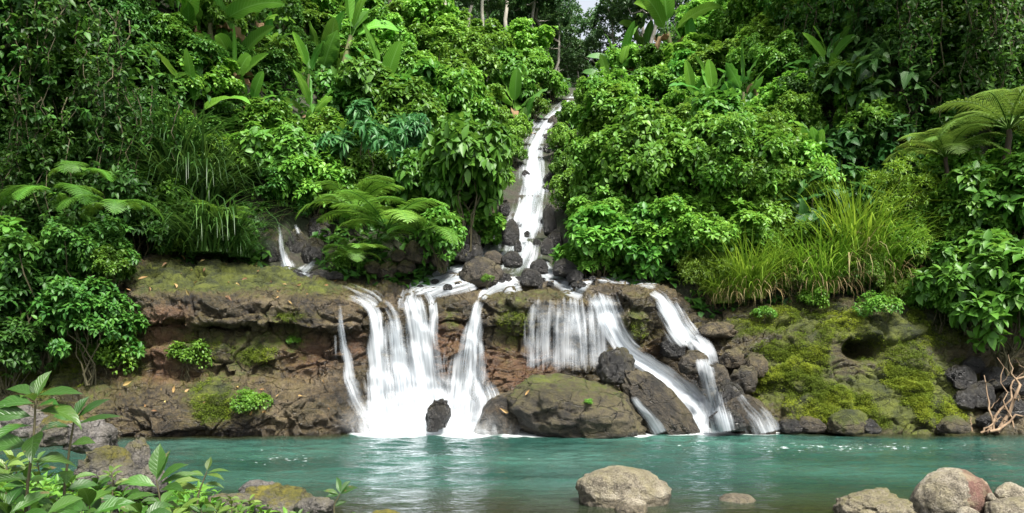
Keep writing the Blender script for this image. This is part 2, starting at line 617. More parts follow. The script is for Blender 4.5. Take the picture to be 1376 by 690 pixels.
M['twig'] = bark_mat('twig_green_brown', (0.035, 0.035, 0.015), (0.10, 0.085, 0.04), 9)
M['dead_wood'] = bark_mat('dead_wood', (0.09, 0.055, 0.03), (0.26, 0.18, 0.11), 8)
M['pseudostem'] = bark_mat('banana_stem', (0.05, 0.045, 0.02), (0.13, 0.15, 0.05), 5)
M['fern_trunk'] = bark_mat('fern_trunk', (0.012, 0.009, 0.006), (0.06, 0.04, 0.022), 12)

M['broad'] = leaf_mat('leaf_broad', (0.036, 0.125, 0.014), (0.070, 0.215, 0.024), (0.15, 0.33, 0.045))
M['small'] = leaf_mat('leaf_yellow_green', (0.052, 0.150, 0.014), (0.120, 0.285, 0.030), (0.24, 0.44, 0.07))
M['mid'] = leaf_mat('leaf_mid_green', (0.038, 0.118, 0.013), (0.088, 0.220, 0.022), (0.185, 0.335, 0.045))
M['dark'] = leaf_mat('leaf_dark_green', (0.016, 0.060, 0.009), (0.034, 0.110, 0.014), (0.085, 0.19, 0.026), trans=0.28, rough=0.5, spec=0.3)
M['palmate'] = leaf_mat('leaf_blue_green', (0.024, 0.10, 0.030), (0.040, 0.145, 0.042), (0.075, 0.21, 0.055))
M['feather'] = leaf_mat('leaf_feathery', (0.058, 0.140, 0.012), (0.120, 0.240, 0.020), (0.22, 0.35, 0.040), rough=0.5)
M['heart'] = leaf_mat('leaf_heart', (0.022, 0.085, 0.018), (0.038, 0.130, 0.024), (0.07, 0.19, 0.035), vein=5.0)
M['banana'] = leaf_mat('leaf_banana', (0.035, 0.125, 0.014), (0.065, 0.205, 0.022), (0.15, 0.34, 0.035), rough=0.36, trans=0.34, vein=22.0)
M['banana_dead'] = leaf_mat('leaf_banana_dead', (0.06, 0.035, 0.015), (0.17, 0.105, 0.05), (0.33, 0.24, 0.14), rough=0.8, trans=0.1)
M['fern'] = leaf_mat('leaf_fern', (0.038, 0.115, 0.012), (0.075, 0.195, 0.020), (0.15, 0.30, 0.036), rough=0.5)
M['fern_pale'] = leaf_mat('leaf_fern_pale', (0.075, 0.155, 0.022), (0.13, 0.24, 0.036), (0.22, 0.34, 0.06), rough=0.5)
M['grass'] = leaf_mat('grass_blade', (0.055, 0.140, 0.012), (0.115, 0.245, 0.018), (0.24, 0.38, 0.045), rough=0.45, trans=0.35)
M['grass_dark'] = leaf_mat('grass_blade_dark', (0.014, 0.055, 0.010), (0.028, 0.092, 0.014), (0.065, 0.15, 0.026), rough=0.45, trans=0.3)
M['straw'] = leaf_mat('grass_straw', (0.12, 0.085, 0.03), (0.26, 0.19, 0.08), (0.40, 0.33, 0.17), rough=0.7, trans=0.2)
M['moss'] = leaf_mat('moss_leaf', (0.026, 0.045, 0.004), (0.075, 0.110, 0.007), (0.185, 0.22, 0.016), rough=0.75, trans=0.2, spec=0.2)
M['lance'] = leaf_mat('leaf_lance', (0.012, 0.044, 0.005), (0.027, 0.082, 0.009), (0.058, 0.135, 0.016), rough=0.38, trans=0.3, vein=9.0, blotch=0.7)
M['lance_pale'] = leaf_mat('leaf_lance_pale', (0.040, 0.088, 0.012), (0.080, 0.145, 0.020), (0.14, 0.215, 0.036), rough=0.4, trans=0.32, vein=8.0, blotch=0.5)
M['litter'] = leaf_mat('fallen_leaf', (0.10, 0.05, 0.02), (0.24, 0.14, 0.05), (0.42, 0.32, 0.11), rough=0.6, trans=0.1, vein=6.0)
M['far'] = leaf_mat('leaf_far_tree', (0.018, 0.055, 0.016), (0.038, 0.105, 0.026), (0.085, 0.17, 0.042))


# ------------------------------------------------------------------ ground: banks, river bed, valley and hillsides in one sheet
BY = np.array([19.4, 21.4, 23.0, 26.5, 29.5, 34.0, 38.0, 43.0, 50.0, 60.0, 80.0, 120.0])
BZ = np.array([-1.5, 3.75, 4.65, 6.45, 8.2, 11.0, 13.4, 16.4, 19.6, 22.5, 27.5, 33.0])
AX = np.array([0.3, 0.25, 0.35, 0.50, 0.80, 0.84, 1.75, 3.3, 4.6, 5.6, 7.8, 11.0])


def H(X, Y):
    X = np.asarray(X, float)
    Y = np.asarray(Y, float)
    zb = np.interp(Y, BY, BZ)
    # little steps in the stream bed
    st = np.sin(Y * 3.1 + 0.6 * np.sin(Y * 1.3)) * 0.10 * sstep(22.5, 25, Y) * (1 - sstep(43, 47, Y))
    d = X - np.interp(Y, BY, AX)
    w = np.interp(Y, [21, 24, 30, 43, 60], [4.0, 1.3, 0.8, 0.7, 1.0])
    dl = np.maximum(0, -d - w)
    dr = np.maximum(0, d - w)
    rl = sstep(20.8, 25.5, Y)
    far = np.interp(Y, [40, 70, 120], [1, 0.75, 0.5])
    lat = 0.50 * dl + 0.95 * np.maximum(0, dl - 8.5) + 0.52 * dr + 0.85 * np.maximum(0, dr - 10.5)
    lat = np.minimum(lat, 17 + 0.25 * lat)
    nz = fbm(np.stack([X * 0.23, Y * 0.23, X * 0], -1), 4, 5) * 0.9 * rl * sstep(0.2, 2.5, np.abs(d) - w)
    hill = zb + st + lat * rl * far + nz
    # river bed and near banks
    bed = -1.35 * sstep(7.6, 14.5, Y) + 0.10 - 0.25 * sstep(4, 8, Y)
    bed = bed + 0.10 * fbm(np.stack([X * 0.9, Y * 0.9, X * 0], -1), 3, 8)
    bank = 1.22 - 0.16 * np.maximum(0, Y - 3.6) - 0.42 * np.maximum(0, X + 2.5) - 1.1 * np.maximum(0, Y - 6.2) + 0.03 * np.maximum(0, -X - 3)
    bank = bank + 0.10 * fbm(np.stack([X * 1.1, Y * 1.1, X * 0 + 3], -1), 3, 9)
    bank = np.where(Y < 1.0, np.maximum(bank, 0.35), bank)
    near = np.maximum(bed, bank)
    return np.where(Y > 19.4, hill, np.maximum(near, -1.5))


xs = np.concatenate([np.linspace(-95, -22, 40)[:-1], np.linspace(-22, 24, 300), np.linspace(24, 100, 40)[1:]])
ys = np.concatenate([np.linspace(-20, 0, 25)[:-1], np.linspace(0, 19.4, 190), np.linspace(19.45, 46, 270), np.linspace(46.4, 125, 90)])
GX, GY = np.meshgrid(xs, ys)
GZ = H(GX, GY)
gV = np.stack([GX, GY, GZ], -1).reshape(-1, 3)
gF = grid_faces(len(ys), len(xs))
ground = link('ground', MB().add(gV, gF).mesh('ground', M['ground']))
tag(ground, 'dark forest soil sloping up on both sides of the stream', kind='structure')


def ground_hit(px, py, y0=20.6, y1=110):
    Y = np.arange(y0, y1, 0.06)
    X = (px - 688) * Y / F
    Z = CAMZ - (py - HZ) * Y / F
    k = np.nonzero(Z < H(X, Y))[0]
    return None if not len(k) else np.array([X[k[0]], Y[k[0]], H(X[k[0]], Y[k[0]])])


# ------------------------------------------------------------------ bedrock: profiles (row in photo, distance), water line to back of the top
PROF = {
    -350: [(660, 16.5), (600, 16.6), (570, 16.9), (545, 17.2), (515, 17.8), (485, 18.2), (455, 18.6), (430, 18.9), (400, 19.4), (375, 20.3), (345, 21.3), (330, 24)],
    60: [(650, 17.0), (592, 17.2), (562, 17.5), (534, 17.9), (508, 18.7), (480, 19.0), (450, 19.2), (430, 19.0), (400, 19.2), (372, 20.3), (345, 21.3), (332, 24)],
    165: [(650, 17.0), (589, 17.1), (563, 17.10), (540, 17.40), (506, 18.8), (470, 19.0), (440, 19.2), (428, 18.9), (396, 19.0), (368, 20.1), (344, 21.3), (333, 24)],
    215: [(650, 16.9), (588, 17.0), (566, 17.00), (542, 17.30), (504, 18.8), (472, 18.8), (437, 19.0), (431, 18.5), (396, 18.6), (370, 19.9), (347, 21.2), (335, 24)],
    300: [(650, 17.1), (587, 17.2), (563, 17.10), (540, 17.30), (503, 18.8), (470, 18.75), (438, 19.0), (433, 18.4), (402, 18.5), (376, 19.8), (353, 21.1), (340, 24)],
    400: [(650, 17.2), (586, 17.3), (562, 17.20), (537, 17.30), (503, 18.7), (470, 18.65), (442, 18.95), (437, 18.4), (411, 18.5), (390, 19.6), (367, 21.0), (352, 24)],
    445: [(650, 17.4), (583, 17.5), (558, 17.6), (528, 17.9), (503, 18.6), (475, 18.8), (450, 19.1), (441, 18.5), (417, 18.6), (400, 19.6), (377, 21.1), (360, 24)],
    485: [(650, 17.7), (582, 17.8), (558, 18.1), (530, 18.5), (503, 18.8), (475, 19.0), (450, 19.2), (435, 18.9), (414, 19.0), (400, 19.8), (381, 21.2), (362, 24)],
    540: [(650, 18.1), (580, 18.2), (556, 18.6), (528, 18.9), (502, 19.0), (475, 19.1), (450, 19.2), (428, 19.15), (409, 19.4), (397, 20.1), (383, 21.3), (365, 24)],
    600: [(650, 18.2), (580, 18.3), (556, 18.6), (528, 18.8), (502, 18.95), (475, 19.05), (450, 19.1), (428, 18.95), (408, 19.1), (396, 20.0), (383, 21.3), (365, 24)],
    640: [(650, 18.2), (580, 18.3), (556, 18.6), (528, 18.8), (502, 18.95), (478, 19.1), (450, 19.2), (425, 19.2), (403, 19.4), (393, 20.1), (381, 21.3), (364, 24)],
    690: [(650, 18.2), (580, 18.3), (552, 18.5), (522, 18.6), (500, 18.75), (480, 18.9), (462, 19.1), (440, 18.75), (405, 18.85), (390, 19.9), (380, 21.3), (363, 24)],
    760: [(650, 18.3), (580, 18.4), (550, 18.6), (520, 18.8), (496, 18.95), (474, 19.05), (450, 19.1), (425, 19.1), (402, 19.35), (391, 20.1), (380, 21.3), (363, 24)],
    815: [(650, 18.3), (580, 18.4), (552, 18.6), (525, 18.9), (500, 19.1), (476, 19.25), (452, 19.3), (425, 19.35), (401, 19.5), (390, 20.2), (379, 21.3), (362, 24)],
    845: [(650, 18.3), (580, 18.4), (552, 18.7), (525, 19.0), (500, 19.2), (478, 19.3), (462, 19.2), (430, 18.75), (396, 18.9), (383, 19.9), (376, 21.3), (360, 24)],
    880: [(650, 18.3), (580, 18.4), (554, 18.8), (528, 19.2), (505, 19.5), (482, 19.5), (465, 19.4), (435, 19.0), (402, 19.2), (386, 20.1), (378, 21.3), (360, 24)],
    905: [(650, 18.3), (580, 18.5), (556, 19.0), (530, 19.5), (508, 19.8), (488, 20.0), (468, 20.1), (445, 20.1), (415, 20.2), (398, 20.7), (386, 21.4), (365, 24)],
    955: [(650, 18.2), (580, 18.4), (556, 18.8), (532, 19.2), (508, 19.6), (488, 19.9), (470, 20.1), (452, 20.3), (436, 20.5), (422, 20.9), (410, 21.4), (380, 24)],
    1000: [(650, 18.1), (580, 18.2), (556, 18.6), (532, 19.0), (508, 19.3), (486, 19.5), (466, 19.7), (448, 19.9), (432, 20.2), (420, 20.7), (408, 21.4), (378, 24)],
    1060: [(650, 17.9), (580, 18.0), (556, 18.2), (530, 18.6), (506, 18.8), (484, 19.0), (464, 19.3), (446, 19.6), (430, 19.9), (414, 20.5), (402, 21.2), (372, 24)],
    1150: [(650, 17.5), (580, 17.7), (556, 17.9), (532, 18.2), (508, 18.6), (488, 18.8), (470, 18.9), (454, 18.9), (430, 19.3), (410, 20.1), (395, 21.0), (365, 24)],
    1250: [(650, 17.3), (581, 17.5), (560, 17.6), (538, 17.9), (514, 18.4), (494, 18.8), (474, 19.2), (454, 19.5), (432, 19.9), (412, 20.4), (392, 21.0), (360, 24)],
    1310: [(650, 17.6), (581, 17.8), (568, 18.1), (550, 18.5), (528, 19.0), (505, 19.4), (482, 19.7), (460, 20.0), (435, 20.3), (412, 20.7), (392, 21.2), (355, 24)],
    1420: [(650, 17.5), (581, 17.8), (568, 18.2), (548, 18.8), (526, 19.3), (503, 19.7), (480, 20.0), (458, 20.2), (432, 20.5), (410, 20.8), (388, 21.2), (350, 24)],
    1800: [(650, 17.0), (585, 17.2), (565, 17.7), (545, 18.3), (525, 18.8), (503, 19.2), (480, 19.5), (458, 19.8), (430, 20.2), (405, 20.6), (380, 21.1), (340, 24)],
}
pk = sorted(PROF)
PA = np.array([PROF[k] for k in pk], float)                   # stations x 12 x 2
cols = np.arange(-350, 1801, 1.7)
nrow = 230
PC = np.stack([np.stack([np.interp(cols, pk, PA[:, j, c]) for c in (0, 1)], -1) for j in range(12)], 1)   # cols x 12 x 2
kern = np.exp(-np.linspace(-2, 2, 15) ** 2)
kern /= kern.sum()
for j in range(12):
    for c in (0, 1):
        PC[:, j, c] = np.convolve(np.pad(PC[:, j, c], 7, mode='edge'), kern, 'valid')
seglen = np.array([0.9, 0.55, 0.55, 0.95, 0.75, 0.75, 0.5, 0.6, 1.0, 1.0, 1.0])
tk = np.concatenate([[0], np.cumsum(seglen)]) / seglen.sum()
tt = np.linspace(0, 1, nrow)
BP = np.empty((nrow, len(cols), 2))
for i, t in enumerate(tt):
    j = min(10, np.searchsorted(tk, t, 'right') - 1)
    f = (t - tk[j]) / (tk[j + 1] - tk[j])
    BP[i] = PC[:, j] * (1 - f) + PC[:, j + 1] * f
# wander of the ledges, so no edge runs straight
wob = fbm(np.stack([cols * 0.013, cols * 0, cols * 0 + 4.2], -1), 4, 3) * 9
wgt = np.interp(tt, [0, 0.12, 0.3, 0.8, 1], [0, 0, 1, 1, 0.4])
BP[..., 0] += wob[None] * wgt[:, None]
pxg = np.broadcast_to(cols, BP.shape[:2])
# the hollow in the mossy slope
hole = np.exp(-(((pxg - 1166) / 24) ** 2 + ((BP[..., 0] - 468) / 15) ** 2) ** 1.6)
BW = atv(pxg, BP[..., 0], BP[..., 1])
for _ in range(2):
    BW[1:-1] = (BW[:-2] + 2 * BW[1:-1] + BW[2:]) / 4
nb = norm(np.cross(np.gradient(BW, axis=1), np.gradient(BW, axis=0)))
nb = np.where((nb[..., 1:2] > 0.5), -nb, nb)
g = np.array([1.0, 1.0, 1.0])
warp = np.stack([fbm(BW * 0.6, 3, 21), fbm(BW * 0.6, 3, 22), fbm(BW * 0.6, 3, 23)], -1)
Q = BW + warp * 0.55
d1, d2, cid, fa1 = worley(Q * np.array([0.62, 0.62, 1.15]), 4)
e1, e2, cie, fa2 = worley(Q * np.array([1.6, 1.6, 3.2]) + 3.1, 6)
f1, f2, cif, fa3 = worley(Q * np.array([4.5, 4.5, 8.0]) + 1.7, 7)
crack = np.exp(-((d2 - d1) / 0.035) ** 2)
crack2 = np.exp(-((e2 - e1) / 0.06) ** 2)
strata = np.abs(perlin(np.stack([BW[..., 0] * 0.35, BW[..., 1] * 0.35, BW[..., 2] * 3.2 + warp[..., 0] * 1.2], -1), 31))
disp = 0.20 * fbm(BW * 0.5, 3, 1) + 0.08 * fbm(BW * 1.7, 4, 2) + 0.045 * fbm(BW * 6.5, 4, 3)
disp += (cid - 0.5) * 0.22 + (cie - 0.5) * 0.07 - 0.13 * crack - 0.05 * crack2 + 0.16 * fa1 + 0.10 * fa2 + 0.05 * fa3 + (cif - 0.5) * 0.02
disp += 0.16 * (strata - 0.2) * (np.abs(nb[..., 2:3])[..., 0] < 0.75)
disp *= np.interp(tt, [0, 0.06, 0.9, 1], [0.4, 1, 1, 0.2])[:, None]
quiet = np.interp(cols, [900, 960, 1300, 1340], [1, 0.85, 0.85, 1.0])
BW = BW + nb * (disp * quiet)[..., None]
BW[..., 1] += 1.3 * hole
BW[..., 0] += 0.06 * fbm(BW * 3, 3, 40)


def blob(px, py, cx, cy, rx, ry, p=2.0):
    return np.exp(-((np.abs(px - cx) / rx) ** p + (np.abs(py - cy) / ry) ** p))


def blobs(px, py, L):
    o = np.zeros_like(px, dtype=float)
    for (cx, cy, rx, ry, a) in L:
        o = np.maximum(o, a * blob(px, py, cx, cy, rx, ry))
    return o


pyg = HZ - (BW[..., 2] - CAMZ) / BW[..., 1] * F
moss = blobs(pxg, pyg, [(290, 368, 140, 26, 1.0), (220, 372, 70, 24, 0.9), (420, 385, 60, 16, 0.6), (180, 470, 26, 50, 0.8), (270, 470, 60, 45, 0.62), (340, 470, 60, 40, 0.6), (390, 425, 45, 12, 0.6),
                        (285, 540, 38, 40, 0.85), (335, 545, 22, 20, 0.75), (395, 455, 30, 40, 0.55), (690, 430, 34, 50, 0.66), (605, 430, 16, 20, 0.7), (860, 435, 28, 40, 0.6),
                        (1065, 500, 75, 60, 0.98), (1130, 540, 95, 48, 1.0), (1230, 530, 90, 65, 1.1), (1200, 440, 130, 40, 1.0), (1090, 430, 100, 28, 0.95), (1000, 440, 70, 22, 0.6),
                        (730, 395, 70, 10, 0.4), (490, 385, 60, 10, 0.4), (60, 470, 120, 100, 0.7), (1350, 470, 60, 80, 0.4)])
redm = blobs(pxg, pyg, [(225, 455, 50, 50, 1.1), (215, 505, 110, 16, 0.8), (410, 475, 60, 45, 0.75), (480, 465, 30, 40, 0.6), (690, 495, 70, 38, 1.1), (600, 465, 45, 55, 0.95), (870, 470, 40, 25, 0.7), (740, 470, 40, 40, 0.5), (330, 510, 150, 12, 0.45)])
wetm = np.clip(0.62 + blobs(pxg, pyg, [(570, 480, 120, 110, 0.6), (780, 480, 120, 110, 0.6), (960, 500, 80, 90, 0.6), (300, 580, 300, 14, 0.6)]) + 0.2 * fbm(BW * 0.8, 3, 50), 0, 1)
rockA = np.stack([moss, redm, wetm], -1)


def sheet_part(c0, c1):
    i0, i1 = np.searchsorted(cols, c0), np.searchsorted(cols, c1) + 1
    i1 = min(i1, len(cols))
    V = BW[:, i0:i1].reshape(-1, 3)
    return MB().add(V, grid_faces(nrow, i1 - i0), rockA[:, i0:i1].reshape(-1, 3))


def rock_part(name, c0, c1, label, cat):
    o = link(name, sheet_part(c0, c1).mesh(name, M['bedrock'], attr='rock'))
    tag(o, label, cat)
    return o


ledge_l = rock_part('rock_ledge', -350, 486, 'broad layered brown rock ledge with mossy top left of the falls', 'rock ledge')
ledge_c = rock_part('rock_cliff', 486, 902, 'brown rock face the main waterfalls drop over', 'cliff')
slope_r = rock_part('rock_slope', 902, 1318, 'moss covered rock slope with a dark hollow right of the falls', 'rock slope')
bank_r = rock_part('river_bank', 1318, 1800, 'dark stony river bank behind the dry branches', 'river bank')

bedV = BW.reshape(-1, 3)
bedF = grid_faces(nrow, len(cols))
BV_BED = BVHTree.FromPolygons(np.concatenate([bedV, gV]).tolist(), np.concatenate([bedF, gF + len(bedV)]).tolist())
CAMP = Vector((0, 0, CAMZ))


def hit(px, py, bvh=None):
    d = Vector(((px - 688) / F, 1.0, -(py - HZ) / F)).normalized()
    r = (bvh or BV_BED).ray_cast(CAMP, d)
    return r[0], r[1]


# ------------------------------------------------------------------ boulders
def ico(sub):
    import bmesh
    bm = bmesh.new()
    bmesh.ops.create_icosphere(bm, subdivisions=sub, radius=1.0)
    V = np.array([v.co[:] for v in bm.verts])
    Fc = np.array([[v.index for v in f.verts] for f in bm.faces])
    bm.free()
    return V, Fc


ICO = {k: ico(k) for k in (3, 4, 5, 6)}
rock_geo = []       # world-space vertices and faces, for the water to lie on


def boulder_mesh(w, dpt, h, seed, angular=0.5, sub=5, rough=1.0, lean=0.0):
    """a boulder: sphere cut by random planes, then broken up by noise; flat below"""
    V, Fc = ICO[sub]
    g_ = np.random.default_rng(seed)
    n = 16
    pn = norm(g_.normal(0, 1, (n, 3)))
    pd = g_.uniform(0.62, 0.95, n)
    dots = V @ pn.T
    rr = np.where(dots > 0.05, pd / np.maximum(dots, 0.05), 9)
    k = 14.0
    cut = -np.log(np.exp(-k * np.minimum(rr, 3)).sum(1) + math.exp(-k)) / k
    r = 1 - angular + angular * np.clip(cut, 0.4, 1.1) * 1.12
    P = V * r[:, None]
    P = P * (1 + (0.17 * fbm(V * 1.1 + seed, 3, seed) + 0.06 * rough * fbm(V * 3.5 + seed, 4, seed + 9))[:, None])
    a1, a2, cr, fa = worley(V * 1.5 + seed * 1.7, seed)
    b1, b2, cs, fb = worley(V * 3.6 + seed * 0.7, seed + 2)
    P = P * (1 + rough * angular * (0.20 * fa + 0.09 * fb + 0.10 * (cr - 0.5)))[:, None]
    P = P * (1 - 0.02 * rough * np.exp(-((a2 - a1) / 0.05) ** 2))[:, None]
    P = P * (1 + 0.022 * rough * fbm(V * 11 + seed, 3, seed + 4))[:, None]
    P[:, 2] = np.where(P[:, 2] < -0.45, -0.45 + (P[:, 2] + 0.45) * 0.25, P[:, 2])
    P = P * np.array([w / 2, dpt / 2, h / 1.5])
    P[:, 0] += lean * P[:, 2]
    lo, hi = P.min(0), P.max(0)
    P[:, 0] = (P[:, 0] - (lo[0] + hi[0]) / 2) * w / (hi[0] - lo[0])
    P[:, 2] = (P[:, 2] - lo[2]) * h / (hi[2] - lo[2])
    return P, Fc


def boulder(name, px, py_base, wpx, hpx, Y, seed, mat, label, cat='rock', angular=0.5, moss=0.0, red=0.0, wet=0.5, sub=5, group=None, dep=0.8, rough=1.0, lean=0.0, sink=0.15, redfn=None, water=True, rot=0.0):
    s = Y / F
    w, h = wpx * s, hpx * s
    P, Fc = boulder_mesh(w, w * dep, h * (1 + sink), seed, angular, sub, rough, lean)
    base = at(px, py_base, Y)
    base[2] -= h * sink
    base[1] += w * dep * 0.25
    zt = P[:, 2] / P[:, 2].max()
    up = sstep(0.35, 0.9, zt)
    damp = np.where(base[2] < 0.5, 1 - sstep(0.08, 0.20, P[:, 2] + base[2] + 0.05 * fbm(P * 3, 3, 5)), 0)
    A = np.stack([np.full(len(P), moss) * (0.35 + 0.65 * up), np.full(len(P), red), np.maximum(wet, damp * 1.25)], -1)
    if redfn is not None:
        A[:, 1] = redfn(P / np.array([w, w, h]))
    o = link(name, MB().add(P, Fc, A).mesh(name, M[mat], attr='rock'))
    o.location = base
    if rot: o.rotation_euler.z = rot
    tag(o, label, cat, group)
    if water:
        rock_geo.append((P + base, Fc))
    return o


B = boulder
B('boulder', 776, 583, 196, 80, 17.15, 101, 'boulder', 'largest brown boulder with a mossy crown in front of the falls', 'boulder', 0.35, 0.42, 0.15, 0.4, 6, dep=0.75, lean=-0.3)
B('boulder', 890, 583, 116, 88, 17.7, 102, 'boulder', 'ribbed grey brown boulder between two white chutes', 'boulder', 0.4, 0.12, 0.1, 0.6, 6, dep=0.6, lean=-0.8)
B('boulder', 672, 582, 74, 58, 17.6, 103, 'boulder', 'low wet slab of rock with a yellow leaf left of the largest boulder', 'boulder', 0.45, 0.1, 0.3, 0.7, 5, lean=0.3)
B('boulder', 829, 512, 54, 46, 17.9, 104, 'dark_rock', 'dark angular boulder perched above the largest boulder', 'boulder', 0.85, 0.2, 0, 0.5, 5)
B('boulder', 588, 573, 35, 37, 17.35, 105, 'dark_rock', 'black wet rock standing in the white foam', 'boulder', 0.8, 0.0, 0, 0.8, 5)
B('boulder', 581, 580, 17, 9, 17.2, 106, 'dark_rock', 'tiny dark stone at the foot of the black wet rock', 'rock', 0.4, 0, 0, 0.8, 4)
B('boulder', 1010, 583, 74, 52, 17.6, 107, 'boulder', 'smooth slab of rock under the thin right water film', 'boulder', 0.3, 0.05, 0.1, 0.8, 5, lean=-0.4)
B('boulder', 981, 578, 50, 27, 17.2, 108, 'dark_rock', 'dark rounded rock at the waterline beside the right chute', 'boulder', 0.4, 0, 0, 0.8, 5)
B('boulder', 984, 552, 42, 42, 18.0, 109, 'dark_rock', 'upright dark rock right of the white chute', 'boulder', 0.6, 0.05, 0.05, 0.6, 5)
B('boulder', 962, 520, 44, 32, 18.4, 110, 'boulder', 'dark grey boulder wedged above the upright dark rock', 'boulder', 0.6, 0.05, 0.05, 0.6, 5)
B('boulder', 934, 500, 42, 30, 18.7, 111, 'boulder', 'angular dark rock under the small right fall', 'boulder', 0.85, 0.1, 0.05, 0.6, 4)
B('boulder', 906, 478, 36, 30, 19.1, 112, 'dark_rock', 'black broken rock at the foot of the right fall', 'boulder', 0.9, 0.05, 0, 0.6, 4)
B('boulder', 1000, 525, 40, 34, 18.5, 116, 'boulder', 'grey block leaning on the foot of the mossy slope', 'rock', 0.85, 0.2, 0, 0.4, 4)
B('boulder', 1016, 505, 38, 32, 18.8, 117, 'bedrock', 'brown block wedged into the mossy slope', 'rock', 0.85, 0.3, 0, 0.4, 4)
B('boulder', 985, 492, 34, 26, 19.1, 118, 'bedrock', 'broken brown rock beside the grass topped bank', 'rock', 0.85, 0.3, 0.1, 0.4, 4)
B('boulder', 970, 452, 60, 20, 20.0, 119, 'bedrock', 'flat splintered rock under the tall grass', 'rock', 0.85, 0.2, 0.2, 0.3, 4)
B('boulder', 1064, 581, 36, 17, 17.5, 120, 'dark_rock', 'dark flat rock at the right end of the foam', 'rock', 0.5, 0, 0, 0.7, 4)
B('boulder', 1094, 580, 40, 20, 17.5, 121, 'boulder', 'grey rock at the waterline under the mossy slope', 'rock', 0.6, 0.2, 0, 0.6, 4)
B('boulder', 1145, 581, 56, 30, 17.2, 122, 'boulder', 'round moss capped rock at the waterline', 'boulder', 0.3, 1.0, 0, 0.3, 5)
B('boulder', 1172, 581, 30, 18, 17.1, 123, 'dark_rock', 'dark splintered rock beside the moss capped rock', 'rock', 0.8, 0.1, 0, 0.6, 4)
B('boulder', 1285, 581, 44, 22, 17.1, 124, 'boulder', 'brown rock at the waterline beside the dry branches', 'rock', 0.6, 0.5, 0, 0.5, 4)
for i, (px, py, w, h, Y) in enumerate([(1295, 520, 44, 30, 18.7), (1322, 545, 40, 34, 18.4), (1345, 520, 40, 28, 18.8), (1300, 548, 34, 26, 18.3), (1362, 560, 44, 34, 18.1), (1338, 575, 40, 22, 17.7), (1310, 500, 36, 22, 19.2), (1372, 530, 40, 26, 18.8)]):
    B('boulder', px, py, w, h, Y, 130 + i, 'dark_rock', 'dark angular block in the shadowed rubble behind the dry branches', 'rock', 0.85, 0.05, 0, 0.5, 4, group='dark rubble behind the dry branches')
# rocks at the top of the falls
B('boulder', 646, 382, 62, 38, 20.8, 150, 'boulder', 'flat topped grey boulder in the stream above the falls', 'boulder', 0.5, 0.15, 0.05, 0.4, 5)
B('boulder', 662, 354, 34, 18, 21.8, 151, 'boulder', 'brown rock behind the flat topped boulder', 'rock', 0.4, 0.1, 0.1, 0.5, 4)
B('boulder', 688, 357, 30, 21, 21.6, 152, 'dark_rock', 'round black rock in the middle of the stream', 'rock', 0.4, 0, 0, 0.8, 4)
B('boulder', 686, 326, 25, 33, 23.2, 153, 'dark_rock', 'black upright rock parting the upper cascade', 'boulder', 0.5, 0, 0, 0.8, 5)
B('boulder', 626, 346, 46, 44, 22.6, 154, 'dark_rock', 'large dark boulder left of the cascade foot', 'boulder', 0.5, 0.1, 0, 0.6, 5)
B('boulder', 714, 383, 32, 24, 20.9, 155, 'dark_rock', 'blue grey stone in the stream above the central rock face', 'rock', 0.5, 0, 0, 0.7, 4)
B('boulder', 760, 368, 36, 22, 21.4, 156, 'dark_rock', 'angular grey rock right of the stream above the falls', 'rock', 0.7, 0.1, 0, 0.6, 4)
B('boulder', 773, 378, 24, 16, 21.1, 157, 'dark_rock', 'small dark rock beside the angular grey rock', 'rock', 0.7, 0, 0, 0.6, 4)
B('boulder', 735, 340, 18, 22, 22.9, 158, 'dark_rock', 'slim dark rock at the right edge of the cascade', 'rock', 0.6, 0, 0, 0.7, 4)
B('boulder', 739, 312, 20, 40, 24.6, 159, 'dark_rock', 'tall dark rock under the bushes right of the cascade', 'boulder', 0.6, 0.1, 0, 0.6, 4)
B('boulder', 696, 337, 11, 16, 22.6, 160, 'dark_rock', 'small black stone below the upright rock in the cascade', 'rock', 0.5, 0, 0, 0.8, 4)
B('boulder', 724, 366, 26, 18, 21.5, 161, 'dark_rock', 'dark stone right of centre above the falls', 'rock', 0.6, 0, 0, 0.7, 4)
B('boulder', 745, 169, 20, 16, 38.2, 162, 'boulder', 'rounded grey rock near the top of the cascade', 'boulder', 0.4, 0, 0, 0.5, 4)
B('boulder', 738, 206, 24, 16, 34.2, 163, 'dark_rock', 'dark slanting rock beside the upper cascade', 'rock', 0.7, 0.1, 0, 0.7, 4)
B('boulder', 744, 222, 16, 14, 32.7, 164, 'boulder', 'grey rock right of the middle cascade', 'rock', 0.6, 0, 0, 0.6, 4)
B('boulder', 708, 318, 8, 8, 24.1, 165, 'dark_rock', 'little black stone in the lower cascade', 'rock', 0.5, 0, 0, 0.8, 4)
B('boulder', 678, 288, 16, 20, 26.5, 166, 'dark_rock', 'black rock at the left edge of the middle cascade', 'rock', 0.6, 0, 0, 0.8, 4)
g_ = np.random.default_rng(77)
for i in range(40):
    px, py = g_.uniform(665, 800), g_.uniform(372, 387)
    if i > 32: px, py = g_.uniform(560, 625), g_.uniform(372, 392)
    h_, n_ = hit(px, py)
    if h_ is None: continue
    w = g_.uniform(6, 13)
    B('stream_stone', px, py + 2, w, w * 0.65, h_.y - 0.12, 300 + i % 9, 'dark_rock', 'small black wet stone in the gravel above the central rock face', 'stone', 0.6, 0, 0, 0.8, 3, group='black stones above the falls')
for i, (px, w, h) in enumerate([(360, 24, 14), (380, 20, 13), (398, 22, 14), (428, 36, 16), (450, 22, 11), (345, 20, 12), (412, 16, 10)]):
    B('stream_stone', px, 375 + i % 2 * 2, w, h, 21.0, 320 + i, 'dark_rock', 'dark stone damming the little side fall above the left ledge', 'stone', 0.5, 0.1, 0, 0.6, 4, group='stones below the little side fall')
